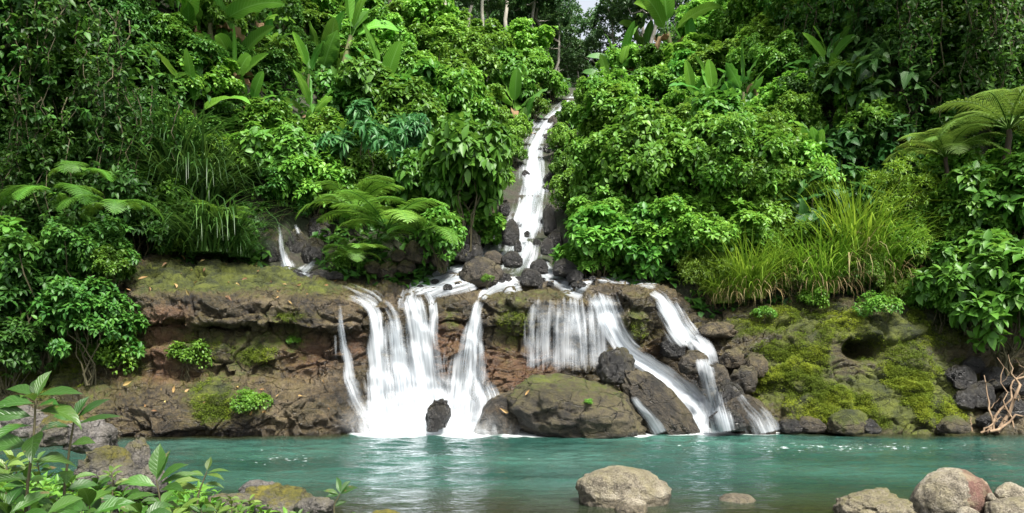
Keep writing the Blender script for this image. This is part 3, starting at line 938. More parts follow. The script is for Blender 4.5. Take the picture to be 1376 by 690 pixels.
for i, (px, py, w, h) in enumerate([(520, 372, 30, 22), (545, 366, 28, 18), (560, 350, 36, 28), (500, 366, 24, 16), (590, 356, 26, 20), (605, 340, 34, 34), (535, 350, 22, 16)]):
    B('boulder', px, py, w, h, 21.6, 340 + i, 'boulder', 'mossy brown rock under the ferns left of the stream', 'rock', 0.6, 0.5, 0.2, 0.4, 4, group='mossy rocks under the ferns')
for i, (px, py, w, h, Y) in enumerate([(362, 350, 40, 44, 22.2), (398, 345, 34, 40, 22.5), (420, 352, 36, 34, 22.2), (372, 318, 44, 40, 23.2), (408, 318, 44, 40, 23.4), (385, 292, 50, 34, 24.2), (350, 318, 34, 40, 22.9), (430, 325, 34, 40, 22.9)]):
    B('boulder', px, py, w, h, Y, 400 + i, 'dark_rock', 'dark wet block in the shaded gully of the little side fall', 'rock', 0.7, 0.25, 0, 0.7, 4, group='dark blocks in the gully of the side fall')
for i, (px, py, w, h) in enumerate([(752, 158, 16, 12), (738, 245, 18, 18), (746, 330, 22, 26), (757, 350, 26, 22), (757, 143, 10, 8), (735, 186, 12, 10), (707, 236, 14, 11), (735, 256, 15, 12), (731, 300, 14, 12), (697, 306, 12, 11), (722, 328, 13, 11), (725, 203, 12, 8)]):
    h_, n_ = hit(px, py)
    if h_ is None: continue
    B('boulder', px, py + 3, w, h, h_.y - 0.1, 360 + i, 'dark_rock', 'dark wet rock lining the narrow upper cascade', 'rock', 0.6, 0.05, 0, 0.7, 4, group='dark rocks lining the upper cascade')
# foreground
B('boulder', 841, 678, 132, 48, 9.55, 201, 'pale_rock', 'lone pale rounded boulder sitting in the near water', 'boulder', 0.3, 0.25, 0.05, 0.2, 6, dep=0.7, sink=0.35, rough=0.7, lean=-0.1, water=False)
B('boulder', 850, 694, 46, 23, 9.1, 202, 'pale_rock', 'small grey stone in front of the lone pale boulder', 'rock', 0.4, 0, 0.1, 0.3, 5, sink=0.3, rough=0.6, water=False)
B('boulder', 993, 676, 52, 11, 9.8, 203, 'pale_rock', 'flat stone barely breaking the near water', 'rock', 0.4, 0, 0.1, 0.3, 4, sink=0.8, rough=0.8, water=False)
B('boulder', 1290, 688, 106, 55, 8.9, 204, 'pale_rock', 'white and red river boulder on the right shore', 'boulder', 0.3, 0.0, 0.0, 0.15, 6, dep=0.75, sink=0.3, rough=0.45, lean=0.1, water=False,
  redfn=lambda p: 1.3 * sstep(-0.07, 0.04, p[:, 0] + 0.12 * fbm(p * 5, 3, 3) - 0.15 * (p[:, 2] - 0.5)))
B('boulder', 1190, 706, 118, 44, 8.6, 205, 'pale_rock', 'long cracked pale boulder left of the red and white one', 'boulder', 0.4, 0.35, 0.0, 0.15, 6, sink=0.3, rough=1.3, water=False)
B('boulder', 1366, 682, 52, 32, 8.9, 206, 'pale_rock', 'smooth grey boulder at the right edge behind its neighbour', 'boulder', 0.3, 0.0, 0.0, 0.15, 5, sink=0.3, rough=0.5, water=False)
B('boulder', 1386, 704, 96, 34, 8.4, 207, 'pale_rock', 'broad pale stone in the bottom right corner', 'boulder', 0.3, 0.2, 0.0, 0.15, 5, sink=0.3, rough=0.6, water=False)
B('boulder', 1304, 700, 32, 18, 8.4, 208, 'pale_rock', 'small round stone in front of the red and white boulder', 'rock', 0.25, 0, 0, 0.15, 4, sink=0.3, rough=0.4, water=False)
for i, (px, py, w) in enumerate([(1333, 672, 12), (1345, 668, 14), (1340, 680, 16), (1352, 676, 12), (1330, 684, 14)]):
    B('pebble', px, py, w, w * 0.75, 8.75, 210 + i, 'pale_rock', 'pale pebble in the gap between the shore boulders', 'pebble', 0.25, 0, 0, 0.2, 3, group='pebbles between the shore boulders', water=False)
for i in range(44):       # stones on the shallow bed, seen through the water and along the shore
    Y = g_.uniform(7.6, 11.0)
    X = g_.uniform(-0.5, 7.2)
    w = g_.uniform(0.12, 0.42)
    z = float(H(X, Y))
    B('river_stone', 688 + X / Y * F, HZ + (CAMZ - z) / Y * F, w / Y * F, w * 0.5 / Y * F, Y, 220 + i % 8, 'pale_rock', 'rounded stone on the shallow bed near the right shore', 'stone', 0.3, 0.1, 0, 0.3, 3, group='stones on the shallow river bed', sink=0.3, water=False)
# left bank
for i, (px, py, w, h, Y, lb, ms) in enumerate([
        (140, 650, 84, 50, 4.7, 'grey rock with orange lichen behind the tall leafy plants', 0.5), (112, 600, 70, 36, 5.3, 'whitish rock in the left bank pile', 0.0), (70, 590, 70, 38, 5.3, 'yellow mossed stone on the left bank', 0.7),
        (30, 580, 66, 34, 5.4, 'grey stone at the left edge of the bank', 0.1), (186, 664, 66, 40, 4.6, 'small pale rock at the tip of the bank pile', 0.2), (172, 634, 60, 44, 5.0, 'mottled stone topping the bank pile', 0.3),
        (366, 694, 124, 40, 6.3, 'mossy grey rock by the near water', 0.55), (418, 694, 60, 26, 6.2, 'rough grey rock beside the small sprout', 0.2), (512, 712, 60, 24, 6.3, 'yellow mossed rock at the bottom edge of the water', 0.8), (345, 668, 60, 20, 6.6, 'pale stone showing behind the mossy rock', 0.0), (300, 700, 80, 34, 5.9, 'dark stone under the pale low leaves', 0.3)]):
    B('bank_rock', px, py, w, h, Y, 250 + i, 'bank_rock', lb, 'rock', 0.85, ms, 0, 0.3, 5, water=False, sink=0.3)

allV, allF, off = [bedV, gV], [bedF, gF + len(bedV)], len(bedV) + len(gV)
allF = [np.concatenate([bedF[:, [0, 1, 2]], bedF[:, [0, 2, 3]]]), np.concatenate([gF[:, [0, 1, 2]], gF[:, [0, 2, 3]]]) + len(bedV)]
for V_, F_ in rock_geo:
    allV.append(V_)
    allF.append(F_ + off)
    off += len(V_)
BV_ALL = BVHTree.FromPolygons(np.concatenate(allV).tolist(), np.concatenate(allF).tolist())

# ------------------------------------------------------------------ falling and running water
M['fall_a'] = water_fall_mat('falling_water', 1.7)
M['spray'] = spray_mat()
M['fall_b'] = water_fall_mat('falling_water_thin', 7.9, 0.8)


def smooth2(D, ku, kv):
    def box(a, k, ax):
        if k < 1: return a
        w = np.exp(-np.linspace(-2, 2, 2 * k + 1) ** 2)
        w /= w.sum()
        pad = [(0, 0), (0, 0)]
        pad[ax] = (k, k)
        p = np.pad(a, pad, mode='edge')
        return np.apply_along_axis(lambda r: np.convolve(r, w, 'valid'), ax, p)
    return box(box(D, ku, 1), kv, 0)


def ribbon(ctrl, dens=0.9, bvh=None, seed=0, off=0.07, edge=0.55, top=0.08, bot=0.12, kv=2, fall=True, ku=None, px_step=2.6, puff=0.05, wildu=0.35, back=0.0):
    """water sheet lying on the rock along a path of (column, row, half width); leaves the rock where it overhangs"""
    c = np.array(ctrl, float)
    if fall: c[:, 2] *= 1.45
    s = np.concatenate([[0], np.cumsum(np.linalg.norm(np.diff(c[:, :2], axis=0), axis=1))])
    nv = max(8, int(s[-1] / 3.0))
    q = np.linspace(0, s[-1], nv)
    cp = np.stack([np.interp(q, s, c[:, k]) for k in range(3)], -1)
    if len(c) > 2:
        kk = max(1, nv // 14)
        for k in range(3):
            w = np.exp(-np.linspace(-2, 2, 2 * kk + 1) ** 2)
            cp[:, k] = np.convolve(np.pad(cp[:, k], kk, mode='reflect', reflect_type='odd'), w / w.sum(), 'valid')
    tng = norm(np.gradient(cp[:, :2], axis=0))
    perp = np.stack([tng[:, 1], -tng[:, 0]], -1)
    perp = norm(perp * np.array([1, 0.5]))
    nu = max(7, int(2 * c[:, 2].max() / px_step))
    u = np.linspace(-1, 1, nu)
    px = cp[:, None, 0] + perp[:, None, 0] * cp[:, None, 2] * u[None]
    py = cp[:, None, 1] + perp[:, None, 1] * cp[:, None, 2] * u[None]
    D = np.full((nv, nu), np.nan)
    for i in range(nv):
        for j in range(nu):
            h_, _n = hit(px[i, j], py[i, j], bvh)
            if h_ is not None: D[i, j] = h_.y
    for i in range(nv):
        r = D[i]
        ok = ~np.isnan(r)
        D[i] = np.interp(np.arange(nu), np.nonzero(ok)[0], r[ok]) if ok.any() else (D[i - 1] if i else 19.0)
    if fall:
        D = np.minimum.accumulate(D + back * np.arange(nv)[:, None], axis=0) - back * np.arange(nv)[:, None]
    D = smooth2(D, ku if ku is not None else max(1, nu // 10), kv)
    v = q[:, None] * D.mean() / F
    wu = u[None] * cp[:, None, 2] * D / F
    nzv = perlin(np.stack([wu * 7, np.broadcast_to(v * 0.6, wu.shape), wu * 0 + seed], -1), seed) + 0.6 * perlin(np.stack([wu * 2.4, np.broadcast_to(v * 2.2, wu.shape), wu * 0 + seed + 3], -1), seed)
    D = D - off - puff * nzv - 0.05 * (1 - u[None] ** 2)
    W = atv(px, py, D)
    un = u[None] + wildu * perlin(np.stack([np.broadcast_to(q[:, None] / 26.0, wu.shape), wu * 0, wu * 0 + seed * 3.3 + (u[None] > 0) * 5], -1), 5)
    e = 1 - sstep(1 - max(edge, 0.9 if fall else edge), 1.0, np.abs(un))
    t = np.linspace(0, 1, nv)[:, None]
    tp = sstep(-0.001, max(top, 1e-3), t) * (1 - sstep(1 - bot, 1.001, t) if bot else 1)
    dn = np.interp(t[:, 0], np.linspace(0, 1, len(dens)), dens)[:, None] if isinstance(dens, (list, tuple)) else dens
    dd = np.clip(e * tp, 0, 1) * dn
    A = np.stack([wu + seed * 3.7, np.broadcast_to(v, wu.shape), dd], -1)
    return W, A


def waterfall(name, label, specs, mat='fall_a', cat='waterfall'):
    mb = MB()
    for k, sp in enumerate(specs):
        kw = dict(sp[1])
        W, A = ribbon(sp[0], **kw)
        mb.add(W.reshape(-1, 3), grid_faces(*W.shape[:2]), A.reshape(-1, 3))
    o = link(name, mb.mesh(name, M[mat], attr='flow'))
    return tag(o, label, cat)


A_ = BV_ALL
waterfall('waterfall', 'tall narrow white cascade tumbling down the gully between the bushes', [
    ([(776, 118, 8), (767, 133, 12), (752, 150, 15), (733, 168, 17), (722, 185, 17), (716, 205, 17), (717, 222, 23), (718, 245, 26), (715, 265, 25), (709, 290, 28), (704, 312, 33), (699, 335, 42), (690, 358, 52), (676, 380, 54)], dict(dens=0.84, seed=1, off=0.14, edge=0.6, puff=0.32, wildu=0.6, kv=4)),
    ([(768, 133, 5), (740, 160, 7), (718, 195, 6), (716, 240, 13), (710, 280, 14), (702, 320, 16), (700, 350, 20)], dict(dens=0.9, seed=2, off=0.34, edge=0.9, puff=0.4, wildu=0.8, kv=4)),
    ([(676, 312, 10), (662, 332, 15), (645, 352, 18), (625, 368, 16)], dict(dens=0.85, seed=3, off=0.08, fall=False)),
])
waterfall('waterfall', 'foaming stream pool spreading left above the main fall', [
    ([(668, 350, 18), (640, 364, 22), (605, 373, 22), (575, 382, 18), (548, 392, 12)], dict(dens=0.95, seed=4, off=0.08, edge=0.5, puff=0.06, fall=False, wildu=0.5)),
    ([(640, 376, 16), (600, 386, 16), (570, 398, 16)], dict(dens=0.85, seed=5, off=0.10, puff=0.06, fall=False)),
    ([(700, 378, 18), (670, 384, 16), (650, 396, 10), (645, 406, 8)], dict(dens=0.75, seed=6, off=0.08, puff=0.05, fall=False)),
], cat='stream')
waterfall('waterfall', 'foaming stream arm running right above the veil fall', [
    ([(722, 352, 16), (738, 368, 16), (765, 380, 20), (795, 390, 26)], dict(dens=0.9, seed=7, off=0.08, puff=0.06, fall=False, wildu=0.4)),
    ([(800, 376, 8), (850, 379, 7), (886, 388, 9)], dict(dens=0.6, seed=8, off=0.07, puff=0.03, fall=False)),
], cat='stream')
waterfall('waterfall', 'thin single strand of water falling left of the main fall', [
    ([(430, 386, 9), (450, 398, 8), (456, 415, 6), (457, 428, 5), (461, 455, 7), (466, 490, 8), (470, 520, 10)], dict(dens=[0.25, 0.35, 0.9, 1.0, 1.0, 1.0], seed=9, off=0.10, edge=0.7)),
    ([(450, 436, 3), (451, 470, 4), (452, 498, 4)], dict(dens=0.5, seed=10, off=0.12, edge=0.8, top=0.3, bot=0.4)),
    ([(468, 505, 10), (480, 535, 14), (495, 562, 20), (502, 582, 26)], dict(bot=0.02, dens=[0.9, 0.75, 0.75, 0.8], bvh=A_, seed=11, off=0.06, edge=0.6)),
], 'fall_b')
waterfall('waterfall', 'widest white fall in several columns left of the central rock face', [
    ([(440, 376, 8), (470, 388, 20), (500, 402, 28), (512, 414, 30)], dict(dens=[0.2, 0.45, 0.6, 0.75], seed=41, off=0.05, edge=0.8, fall=False, puff=0.03)),
    ([(560, 384, 12), (556, 394, 26), (552, 406, 34), (552, 420, 36)], dict(dens=[0.6, 0.7, 0.75, 0.7], seed=42, off=0.06, edge=0.8, fall=False, puff=0.03)),
    ([(455, 392, 8), (478, 400, 10), (494, 408, 11), (502, 420, 11), (506, 450, 14), (509, 495, 18), (514, 545, 24), (518, 583, 30)], dict(bot=0.02, dens=[0.3, 0.5, 0.9, 1.0, 0.95, 1.0, 1.0, 1.0], seed=12, off=0.12, edge=0.45)),
    ([(505, 402, 8), (522, 410, 10), (529, 425, 11), (533, 455, 14), (537, 500, 18), (542, 545, 24), (545, 583, 32)], dict(bot=0.02, dens=[0.4, 0.7, 1.0, 0.95, 1.0, 1.0, 1.0], seed=13, off=0.14, edge=0.5)),
    ([(550, 392, 12), (556, 404, 14), (561, 425, 17), (566, 460, 23), (572, 500, 29), (577, 540, 36), (580, 583, 46)], dict(bot=0.02, dens=[0.8, 1.0, 1.0, 1.0, 1.0, 1.0], seed=14, off=0.20, edge=0.45)),
    ([(572, 388, 9), (581, 404, 8), (583, 425, 7), (582, 455, 9), (588, 490, 13)], dict(dens=[0.7, 0.9, 0.8, 0.7, 0.6], seed=15, off=0.12, edge=0.6, bot=0.5)),
    ([(540, 418, 46), (545, 470, 54), (550, 545, 64)], dict(dens=0.7, seed=16, off=0.05, edge=0.5, top=0.2)),
    ([(492, 530, 16), (512, 558, 28), (522, 583, 40)], dict(bot=0.02, dens=0.85, bvh=A_, seed=17, off=0.08, edge=0.6, top=0.3)),
])
waterfall('waterfall', 'fan shaped fall spreading between the reddish rock and the central face', [
    ([(648, 398, 7), (643, 408, 7), (638, 428, 11), (632, 455, 17), (627, 490, 23), (622, 530, 30), (618, 583, 42)], dict(bot=0.02, dens=[0.7, 1.0, 0.95, 0.9, 0.9, 1.0, 1.0], seed=18, off=0.10, edge=0.6)),
    ([(643, 410, 6), (640, 450, 12), (640, 500, 16), (642, 545, 20)], dict(dens=0.75, seed=19, off=0.16, edge=0.7, top=0.15)),
    ([(640, 500, 16), (655, 535, 22), (652, 583, 30)], dict(bot=0.02, dens=0.8, seed=20, off=0.25, edge=0.8, top=0.3)),
])
waterfall('waterfall', 'churning white water where the left falls meet the pool', [
    ([(585, 505, 30), (582, 535, 55), (575, 560, 78), (570, 585, 98)], dict(bot=0.02, dens=[0.5, 0.85, 0.95, 1.0], seed=21, off=0.35, edge=0.85, top=0.4, puff=0.10)),
    ([(600, 520, 30), (596, 550, 50), (592, 585, 70)], dict(bot=0.02, dens=[0.5, 0.8, 1.0], seed=22, off=0.5, edge=0.9, top=0.4, puff=0.12)),
], cat='white water')
waterfall('spray', 'soft white spray drifting over the foot of the left falls', [
    ([(580, 505, 55), (578, 540, 80), (575, 586, 98)], dict(dens=[0.0, 0.25, 0.5], seed=44, off=0.75, edge=0.95, top=0.3, puff=0.2, bot=0.02)),
    ([(575, 535, 66), (573, 562, 84), (571, 588, 100)], dict(dens=[0.0, 0.3, 0.6], seed=45, off=0.95, edge=0.95, top=0.3, puff=0.2, bot=0.02)),
], 'spray', 'spray')
waterfall('spray', 'thin spray at the foot of the right chute', [
    ([(935, 540, 25), (955, 562, 36), (970, 588, 52)], dict(dens=[0.0, 0.25, 0.5], seed=46, off=0.4, edge=0.95, top=0.3, puff=0.1, bot=0.02)),
], 'spray', 'spray')
waterfall('waterfall', 'thin ragged veil of water over the central rock face', [
    ([(752, 396, 46), (750, 410, 47), (748, 440, 46), (748, 475, 47), (748, 512, 50)], dict(dens=[0.35, 0.75, 0.72, 0.66, 0.66], seed=23, off=0.08, edge=0.2, bot=0.3, puff=0.04)),
    ([(775, 393, 26), (776, 410, 28), (780, 440, 28), (782, 480, 32), (784, 515, 36)], dict(dens=[0.4, 0.85, 0.8, 0.75, 0.8], seed=24, off=0.14, edge=0.5, bot=0.3)),
    ([(800, 390, 20), (803, 410, 20), (806, 440, 18), (806, 475, 16), (800, 512, 16)], dict(dens=[0.5, 0.8, 0.75, 0.7, 0.7], seed=43, off=0.12, edge=0.8, bot=0.3)),
    ([(720, 402, 12), (717, 440, 14), (716, 500, 18)], dict(dens=0.6, seed=25, off=0.12, edge=0.6, top=0.15)),
], 'fall_b')
waterfall('waterfall', 'strong white chute curving down right past the dark angular boulder', [
    ([(800, 386, 20), (808, 400, 20), (816, 425, 20), (826, 450, 20), (840, 470, 19), (862, 486, 18), (890, 503, 18), (915, 522, 23), (937, 545, 27), (950, 565, 32), (958, 585, 40)], dict(bot=0.02, dens=[0.8, 1.0, 1.0, 1.0, 1.0, 1.0, 1.0, 1.0, 1.0, 1.0, 1.0], seed=26, off=0.12, edge=0.5, puff=0.07)),
    ([(806, 400, 12), (818, 430, 12), (832, 460, 12), (850, 480, 11), (880, 498, 10), (910, 520, 12), (935, 548, 14), (950, 583, 20)], dict(bot=0.02, dens=1.0, seed=27, off=0.3, edge=0.7, puff=0.07, top=0.15)),
    ([(845, 528, 6), (858, 545, 7), (874, 562, 9), (888, 584, 14)], dict(bot=0.02, dens=0.9, bvh=A_, seed=28, off=0.10, edge=0.6, top=0.25)),
    ([(835, 470, 10), (830, 500, 12), (838, 520, 8)], dict(dens=0.8, seed=29, off=0.1, edge=0.7)),
])
waterfall('waterfall', 'small right hand fall sliding past the mossy brown bulge', [
    ([(872, 390, 8), (888, 400, 12), (899, 418, 16), (910, 438, 20), (922, 455, 23), (932, 466, 22)], dict(dens=[0.5, 0.9, 1.0, 0.95, 1.0], seed=30, off=0.12, edge=0.5)),
    ([(944, 478, 13), (950, 500, 14), (956, 525, 14), (962, 550, 17), (970, 583, 26)], dict(bot=0.02, dens=[0.8, 0.85, 0.9, 0.9, 1.0], bvh=A_, seed=47, off=0.10, edge=0.8)),
    ([(928, 452, 14), (938, 462, 17), (946, 476, 17), (950, 492, 16)], dict(dens=[0.8, 1.0, 0.95, 0.8], seed=31, off=0.35, edge=0.5, top=0.1)),
])
waterfall('waterfall', 'low water film sliding over the slab at the right end of the falls', [
    ([(992, 528, 8), (1004, 545, 14), (1020, 562, 22), (1030, 584, 32)], dict(bot=0.02, dens=[0.6, 0.55, 0.65, 0.9], bvh=A_, seed=32, off=0.05, edge=0.5)),
    ([(960, 545, 10), (968, 565, 14), (975, 585, 22)], dict(bot=0.02, dens=0.9, seed=33, off=0.12, edge=0.5)),
], 'fall_b')
waterfall('waterfall', 'small shaded side fall under the ferns above the left ledge', [
    ([(374, 292, 3), (376, 315, 4), (378, 335, 5), (382, 352, 9), (388, 366, 14)], dict(dens=[0.5, 0.8, 0.9, 1.0, 1.0], bvh=A_, seed=34, off=0.15, edge=0.7)),
    ([(396, 300, 4), (404, 318, 6)], dict(dens=0.7, bvh=A_, seed=35, off=0.15, edge=0.7, top=0.2, bot=0.3)),
    ([(424, 350, 5), (416, 360, 8), (405, 370, 16)], dict(dens=0.9, bvh=A_, seed=36, off=0.12, edge=0.6)),
])

# ------------------------------------------------------------------ the pool
px_ = np.linspace(-22, 26, 560)
py_ = np.concatenate([np.linspace(1.5, 6.5, 24)[:-1], np.linspace(6.5, 19.6, 300)])
PX, PY = np.meshgrid(px_, py_)
kx = np.stack([PX * 0.85, PY * 1.9, PX * 0], -1)
PZ = 0.040 * fbm(kx, 3, 61) + 0.026 * fbm(kx * 2.6 + 5, 3, 62)
turb = sstep(9, 17, PY) * np.exp(-((PX - 1) / 8.0) ** 2)
PZ *= 0.5 + 0.9 * turb
depth = np.maximum(0.0, -H(PX, np.minimum(PY, 19.3)))
ppx = 688 + PX / PY * F
ppy = HZ + CAMZ / PY * F
edgeY = np.interp(ppx, cols, np.interp(cols, cols, BW[np.argmin(np.abs(tt - tk[1])), :, 1]))
foam = np.maximum.reduce([
    1.15 * np.exp(-np.maximum(0, 17.75 - PY) / 0.65) * sstep(455, 490, ppx) * (1 - sstep(650, 690, ppx)),
    1.05 * np.exp(-np.maximum(0, 17.6 - PY) / 0.25) * sstep(880, 910, ppx) * (1 - sstep(1035, 1060, ppx)),
    0.75 * np.exp(-np.maximum(0, 17.1 - PY) / 0.15) * sstep(650, 690, ppx) * (1 - sstep(860, 900, ppx))])
fleck = np.maximum.reduce([1.0 * blob(ppx, ppy, 1130, 602, 230, 9), 0.8 * blob(ppx, ppy, 380, 616, 130, 14), 0.7 * blob(ppx, ppy, 940, 600, 90, 10), 0.75 * blob(ppx, ppy, 1340, 617, 60, 5), 0.45 * blob(ppx, ppy, 760, 612, 300, 20)])
shore = np.clip((edgeY - PY) / 1.4, 0, 1) * 1.2
depth = np.minimum(depth, np.maximum(shore, 0.12) + np.where((ppx > 470) & (ppx < 1050), 0.9, 0))
water = link('pool_water', MB().add(np.stack([PX, PY, PZ], -1).reshape(-1, 3), grid_faces(*PX.shape), np.stack([depth, foam, fleck], -1).reshape(-1, 3)).mesh('pool_water', pool_mat(), attr='pool'))
tag(water, 'turquoise river pool below the falls', kind='structure')


# ------------------------------------------------------------------ leaves and plants
def prof_ovate(x): return np.sin(np.pi * np.clip(x, 0, 1) ** 0.72) ** 0.9
def prof_lance(x): return np.sin(np.pi * np.clip(x, 0, 1) ** 0.85) ** 1.15
def prof_heart(x): return np.clip(1.05 * (1 - x) ** 0.75 * np.minimum(1, 0.55 + 3 * x), 0, 1)
def prof_paddle(x): return np.clip(np.sin(np.pi * np.clip(x * 0.97 + 0.03, 0, 1) ** 0.8) ** 0.55, 0, 1)


def leaf_lo(fold=0.25, droop=0.2):
    V = np.array([[0, 0, 0], [0.42, -0.5, fold * 0.5 - droop * 0.1], [1, 0, -droop], [0.42, 0.5, fold * 0.5 - droop * 0.1], [0.45, 0, 0 - droop * 0.05]])
    Fc = np.array([[0, 1, 4], [1, 2, 4], [4, 2, 3], [0, 4, 3]])
    UV = np.array([[0, 0], [0.42, -1], [1, 0], [0.42, 1], [0.45, 0]])
    return V, [Fc], UV


def leaf_grid(n=4, prof=prof_ovate, fold=0.25, droop=0.25, half=1, wave=0.0, pet=0.0):
    """rows along, 2*half+1 columns across; x along 0..1, y across -.5...5"""
    x = np.linspace(0, 1, n + 1)
    c = np.linspace(-1, 1, 2 * half + 1)
    w = np.maximum(prof(x), 0.015)
    X = np.broadcast_to(x[:, None], (n + 1, len(c)))
    Yv = 0.5 * w[:, None] * c[None]
    Z = fold * np.abs(Yv) - droop * X ** 2 + wave * np.abs(c)[None] * np.sin(x * 23)[:, None] * w[:, None]
    V = np.stack([X, Yv, Z], -1).reshape(-1, 3)
    UV = np.stack([X, np.broadcast_to(c, X.shape)], -1).reshape(-1, 2)
    return V, [grid_faces(n + 1, len(c))], UV


def scatter(mb, P, D, Nn, L, W, tpl, lv):
    """one leaf of the template per point: direction D, upper side Nn"""
    V, Fs, UV = tpl
    D = norm(D)
    Yv = norm(np.cross(Nn, D))
    Zv = np.cross(D, Yv)
    k = len(V)
    W_ = np.asarray(W)[:, None, None]
    L_ = np.asarray(L)[:, None, None]
    out = P[:, None] + L_ * (V[None, :, 0:1] * D[:, None] + V[None, :, 2:3] * Zv[:, None]) + W_ * V[None, :, 1:2] * Yv[:, None]
    A = np.empty((len(P), k, 3))
    A[..., 0] = lv[:, None]
    A[..., 1:] = UV[None]
    fs = [(f[None] + (np.arange(len(P)) * k)[:, None, None]).reshape(-1, f.shape[1]) for f in Fs]
    mb.add(out.reshape(-1, 3), fs, A.reshape(-1, 3))


def rosette(mb, P, T, n, spread, L, W, tpl, g, droop=0.35, up=0.7, jit=0.3, lvb=None):
    T = norm(T)
    a = norm(np.cross(T, norm(g.normal(0, 1, T.shape))))
    b = np.cross(T, a)
    ph = g.uniform(0, 6.28, len(P))
    lv0 = g.uniform(0.0, 1.0, len(P)) if lvb is None else lvb
    for k in range(n):
        an = ph + 2 * math.pi * k / n + g.normal(0, jit, len(P))
        sp = spread + g.normal(0, 0.22, len(P))
        pd = a * np.cos(an)[:, None] + b * np.sin(an)[:, None]
        D = T * np.cos(sp)[:, None] + pd * np.sin(sp)[:, None]
        D[:, 2] -= droop * g.uniform(0.4, 1.4, len(P))
        D = norm(D)
        Nn = T * 0.5 + np.array([0, 0, up]) + g.normal(0, 0.25, D.shape)
        s = g.uniform(0.65, 1.2, len(P))
        lv = np.clip(lv0 * 0.65 + g.uniform(0, 0.35, len(P)), 0, 1)
        scatter(mb, P + D * 0.03, D, Nn, L * s, W * s, tpl, lv)


def crown(g, R, Ht, z0, nl, tips, rl=(0.3, 0.5), low=0.0):
    """twig tips and directions of a lobed crown: radius R, height Ht above z0"""
    P, T, C = [], [], []
    for i in range(nl):
        u = norm(g.normal(0, 1, 3))
        u[2] = abs(u[2]) * 1.0 - low
        rr = g.uniform(0.35, 1.08)
        c = np.array([u[0] * R * rr, u[1] * R * rr, z0 + Ht * np.clip(0.35 + 0.55 * u[2] * rr / 0.85 + g.uniform(-0.1, 0.1), 0.05, 0.85)])
        r = g.uniform(rl[0] * 0.6, rl[1]) * R * (1.15 - 0.4 * max(0, rr - 0.6))
        od = norm(c - np.array([0, 0, z0 + Ht * 0.25]))
        v = norm(g.normal(0, 1, (tips, 3)) + od * 0.85 + np.array([0, 0, 0.5]))
        p = c + v * np.array([1, 1, 0.8]) * r * (g.uniform(0.6, 1.0, (tips, 1)) + (g.uniform(0, 1, (tips, 1)) < 0.07) * g.uniform(0.15, 0.5, (tips, 1)))
        k = p[:, 2] > 0.03
        P.append(p[k]); T.append(norm(v[k] + np.array([0, 0, 0.35]))); C.append(c)
    return np.concatenate(P), np.concatenate(T), C


KITS = {}


def make_bush(key, n, mat, R, Ht, nl, tips, leaf, ros, z0=0.1, seed=0, low=0.1, stem='twig', rl=(0.3, 0.5), stemr=0.035):
    L, W, tpl = leaf
    for i in range(n):
        g = np.random.default_rng(seed * 100 + i)
        P, T, C = crown(g, R, Ht, z0, nl, tips, rl, low)
        mb = MB()
        rosette(mb, P, T, ros[0], ros[1], L, W, tpl, g, droop=ros[2])
        me = mb.mesh(key + '_foliage', M[mat])
        sb = MB()
        for c in C[:9]:
            p = bend_line((g.normal(0, 0.08), g.normal(0, 0.08), -0.4), c, 6, 0.1, 0, g)
            sb.add(*tube(p, np.linspace(stemr, stemr * 0.35, 6), 5))
        sm = sb.mesh(key + '_stem', M[stem])
        KITS.setdefault(key, []).append([('foliage', me), ('stem', sm)])


OV = leaf_grid(3, prof_ovate, 0.20, 0.22, 1)
LO = leaf_lo(0.3, 0.25)
LA = leaf_grid(3, prof_lance, 0.25, 0.35, 1)
HE = leaf_grid(5, prof_heart, 0.18, 0.30, 2)
make_bush('broad', 3, 'broad', 1.25, 2.5, 26, 26, (0.31, 0.19, OV), (5, 1.2, 0.28), seed=1)
make_bush('small', 4, 'small', 1.3, 2.3, 40, 30, (0.165, 0.11, OV), (6, 1.2, 0.08), seed=2, rl=(0.26, 0.44))
make_bush('mid', 4, 'mid', 1.3, 2.4, 34, 30, (0.20, 0.12, OV), (6, 1.2, 0.12), seed=3, rl=(0.26, 0.44))
make_bush('dark', 3, 'dark', 1.35, 2.6, 32, 30, (0.20, 0.105, OV), (5, 1.1, 0.28), seed=4)
make_bush('palmate', 2, 'palmate', 1.15, 2.3, 18, 9, (0.34, 0.115, LA), (8, 1.3, 0.22), seed=5)
make_bush('feather', 3, 'feather', 1.1, 1.7, 30, 44, (0.13, 0.036, LO), (5, 0.8, 0.15), seed=6)
make_bush('heart', 2, 'heart', 1.2, 2.6, 16, 9, (0.42, 0.36, HE), (2, 1.0, 0.7), seed=7)
make_bush('herb', 3, 'mid', 0.42, 0.45, 16, 20, (0.075, 0.05, LO), (5, 1.1, 0.2), seed=8, z0=0.02, stemr=0.008)


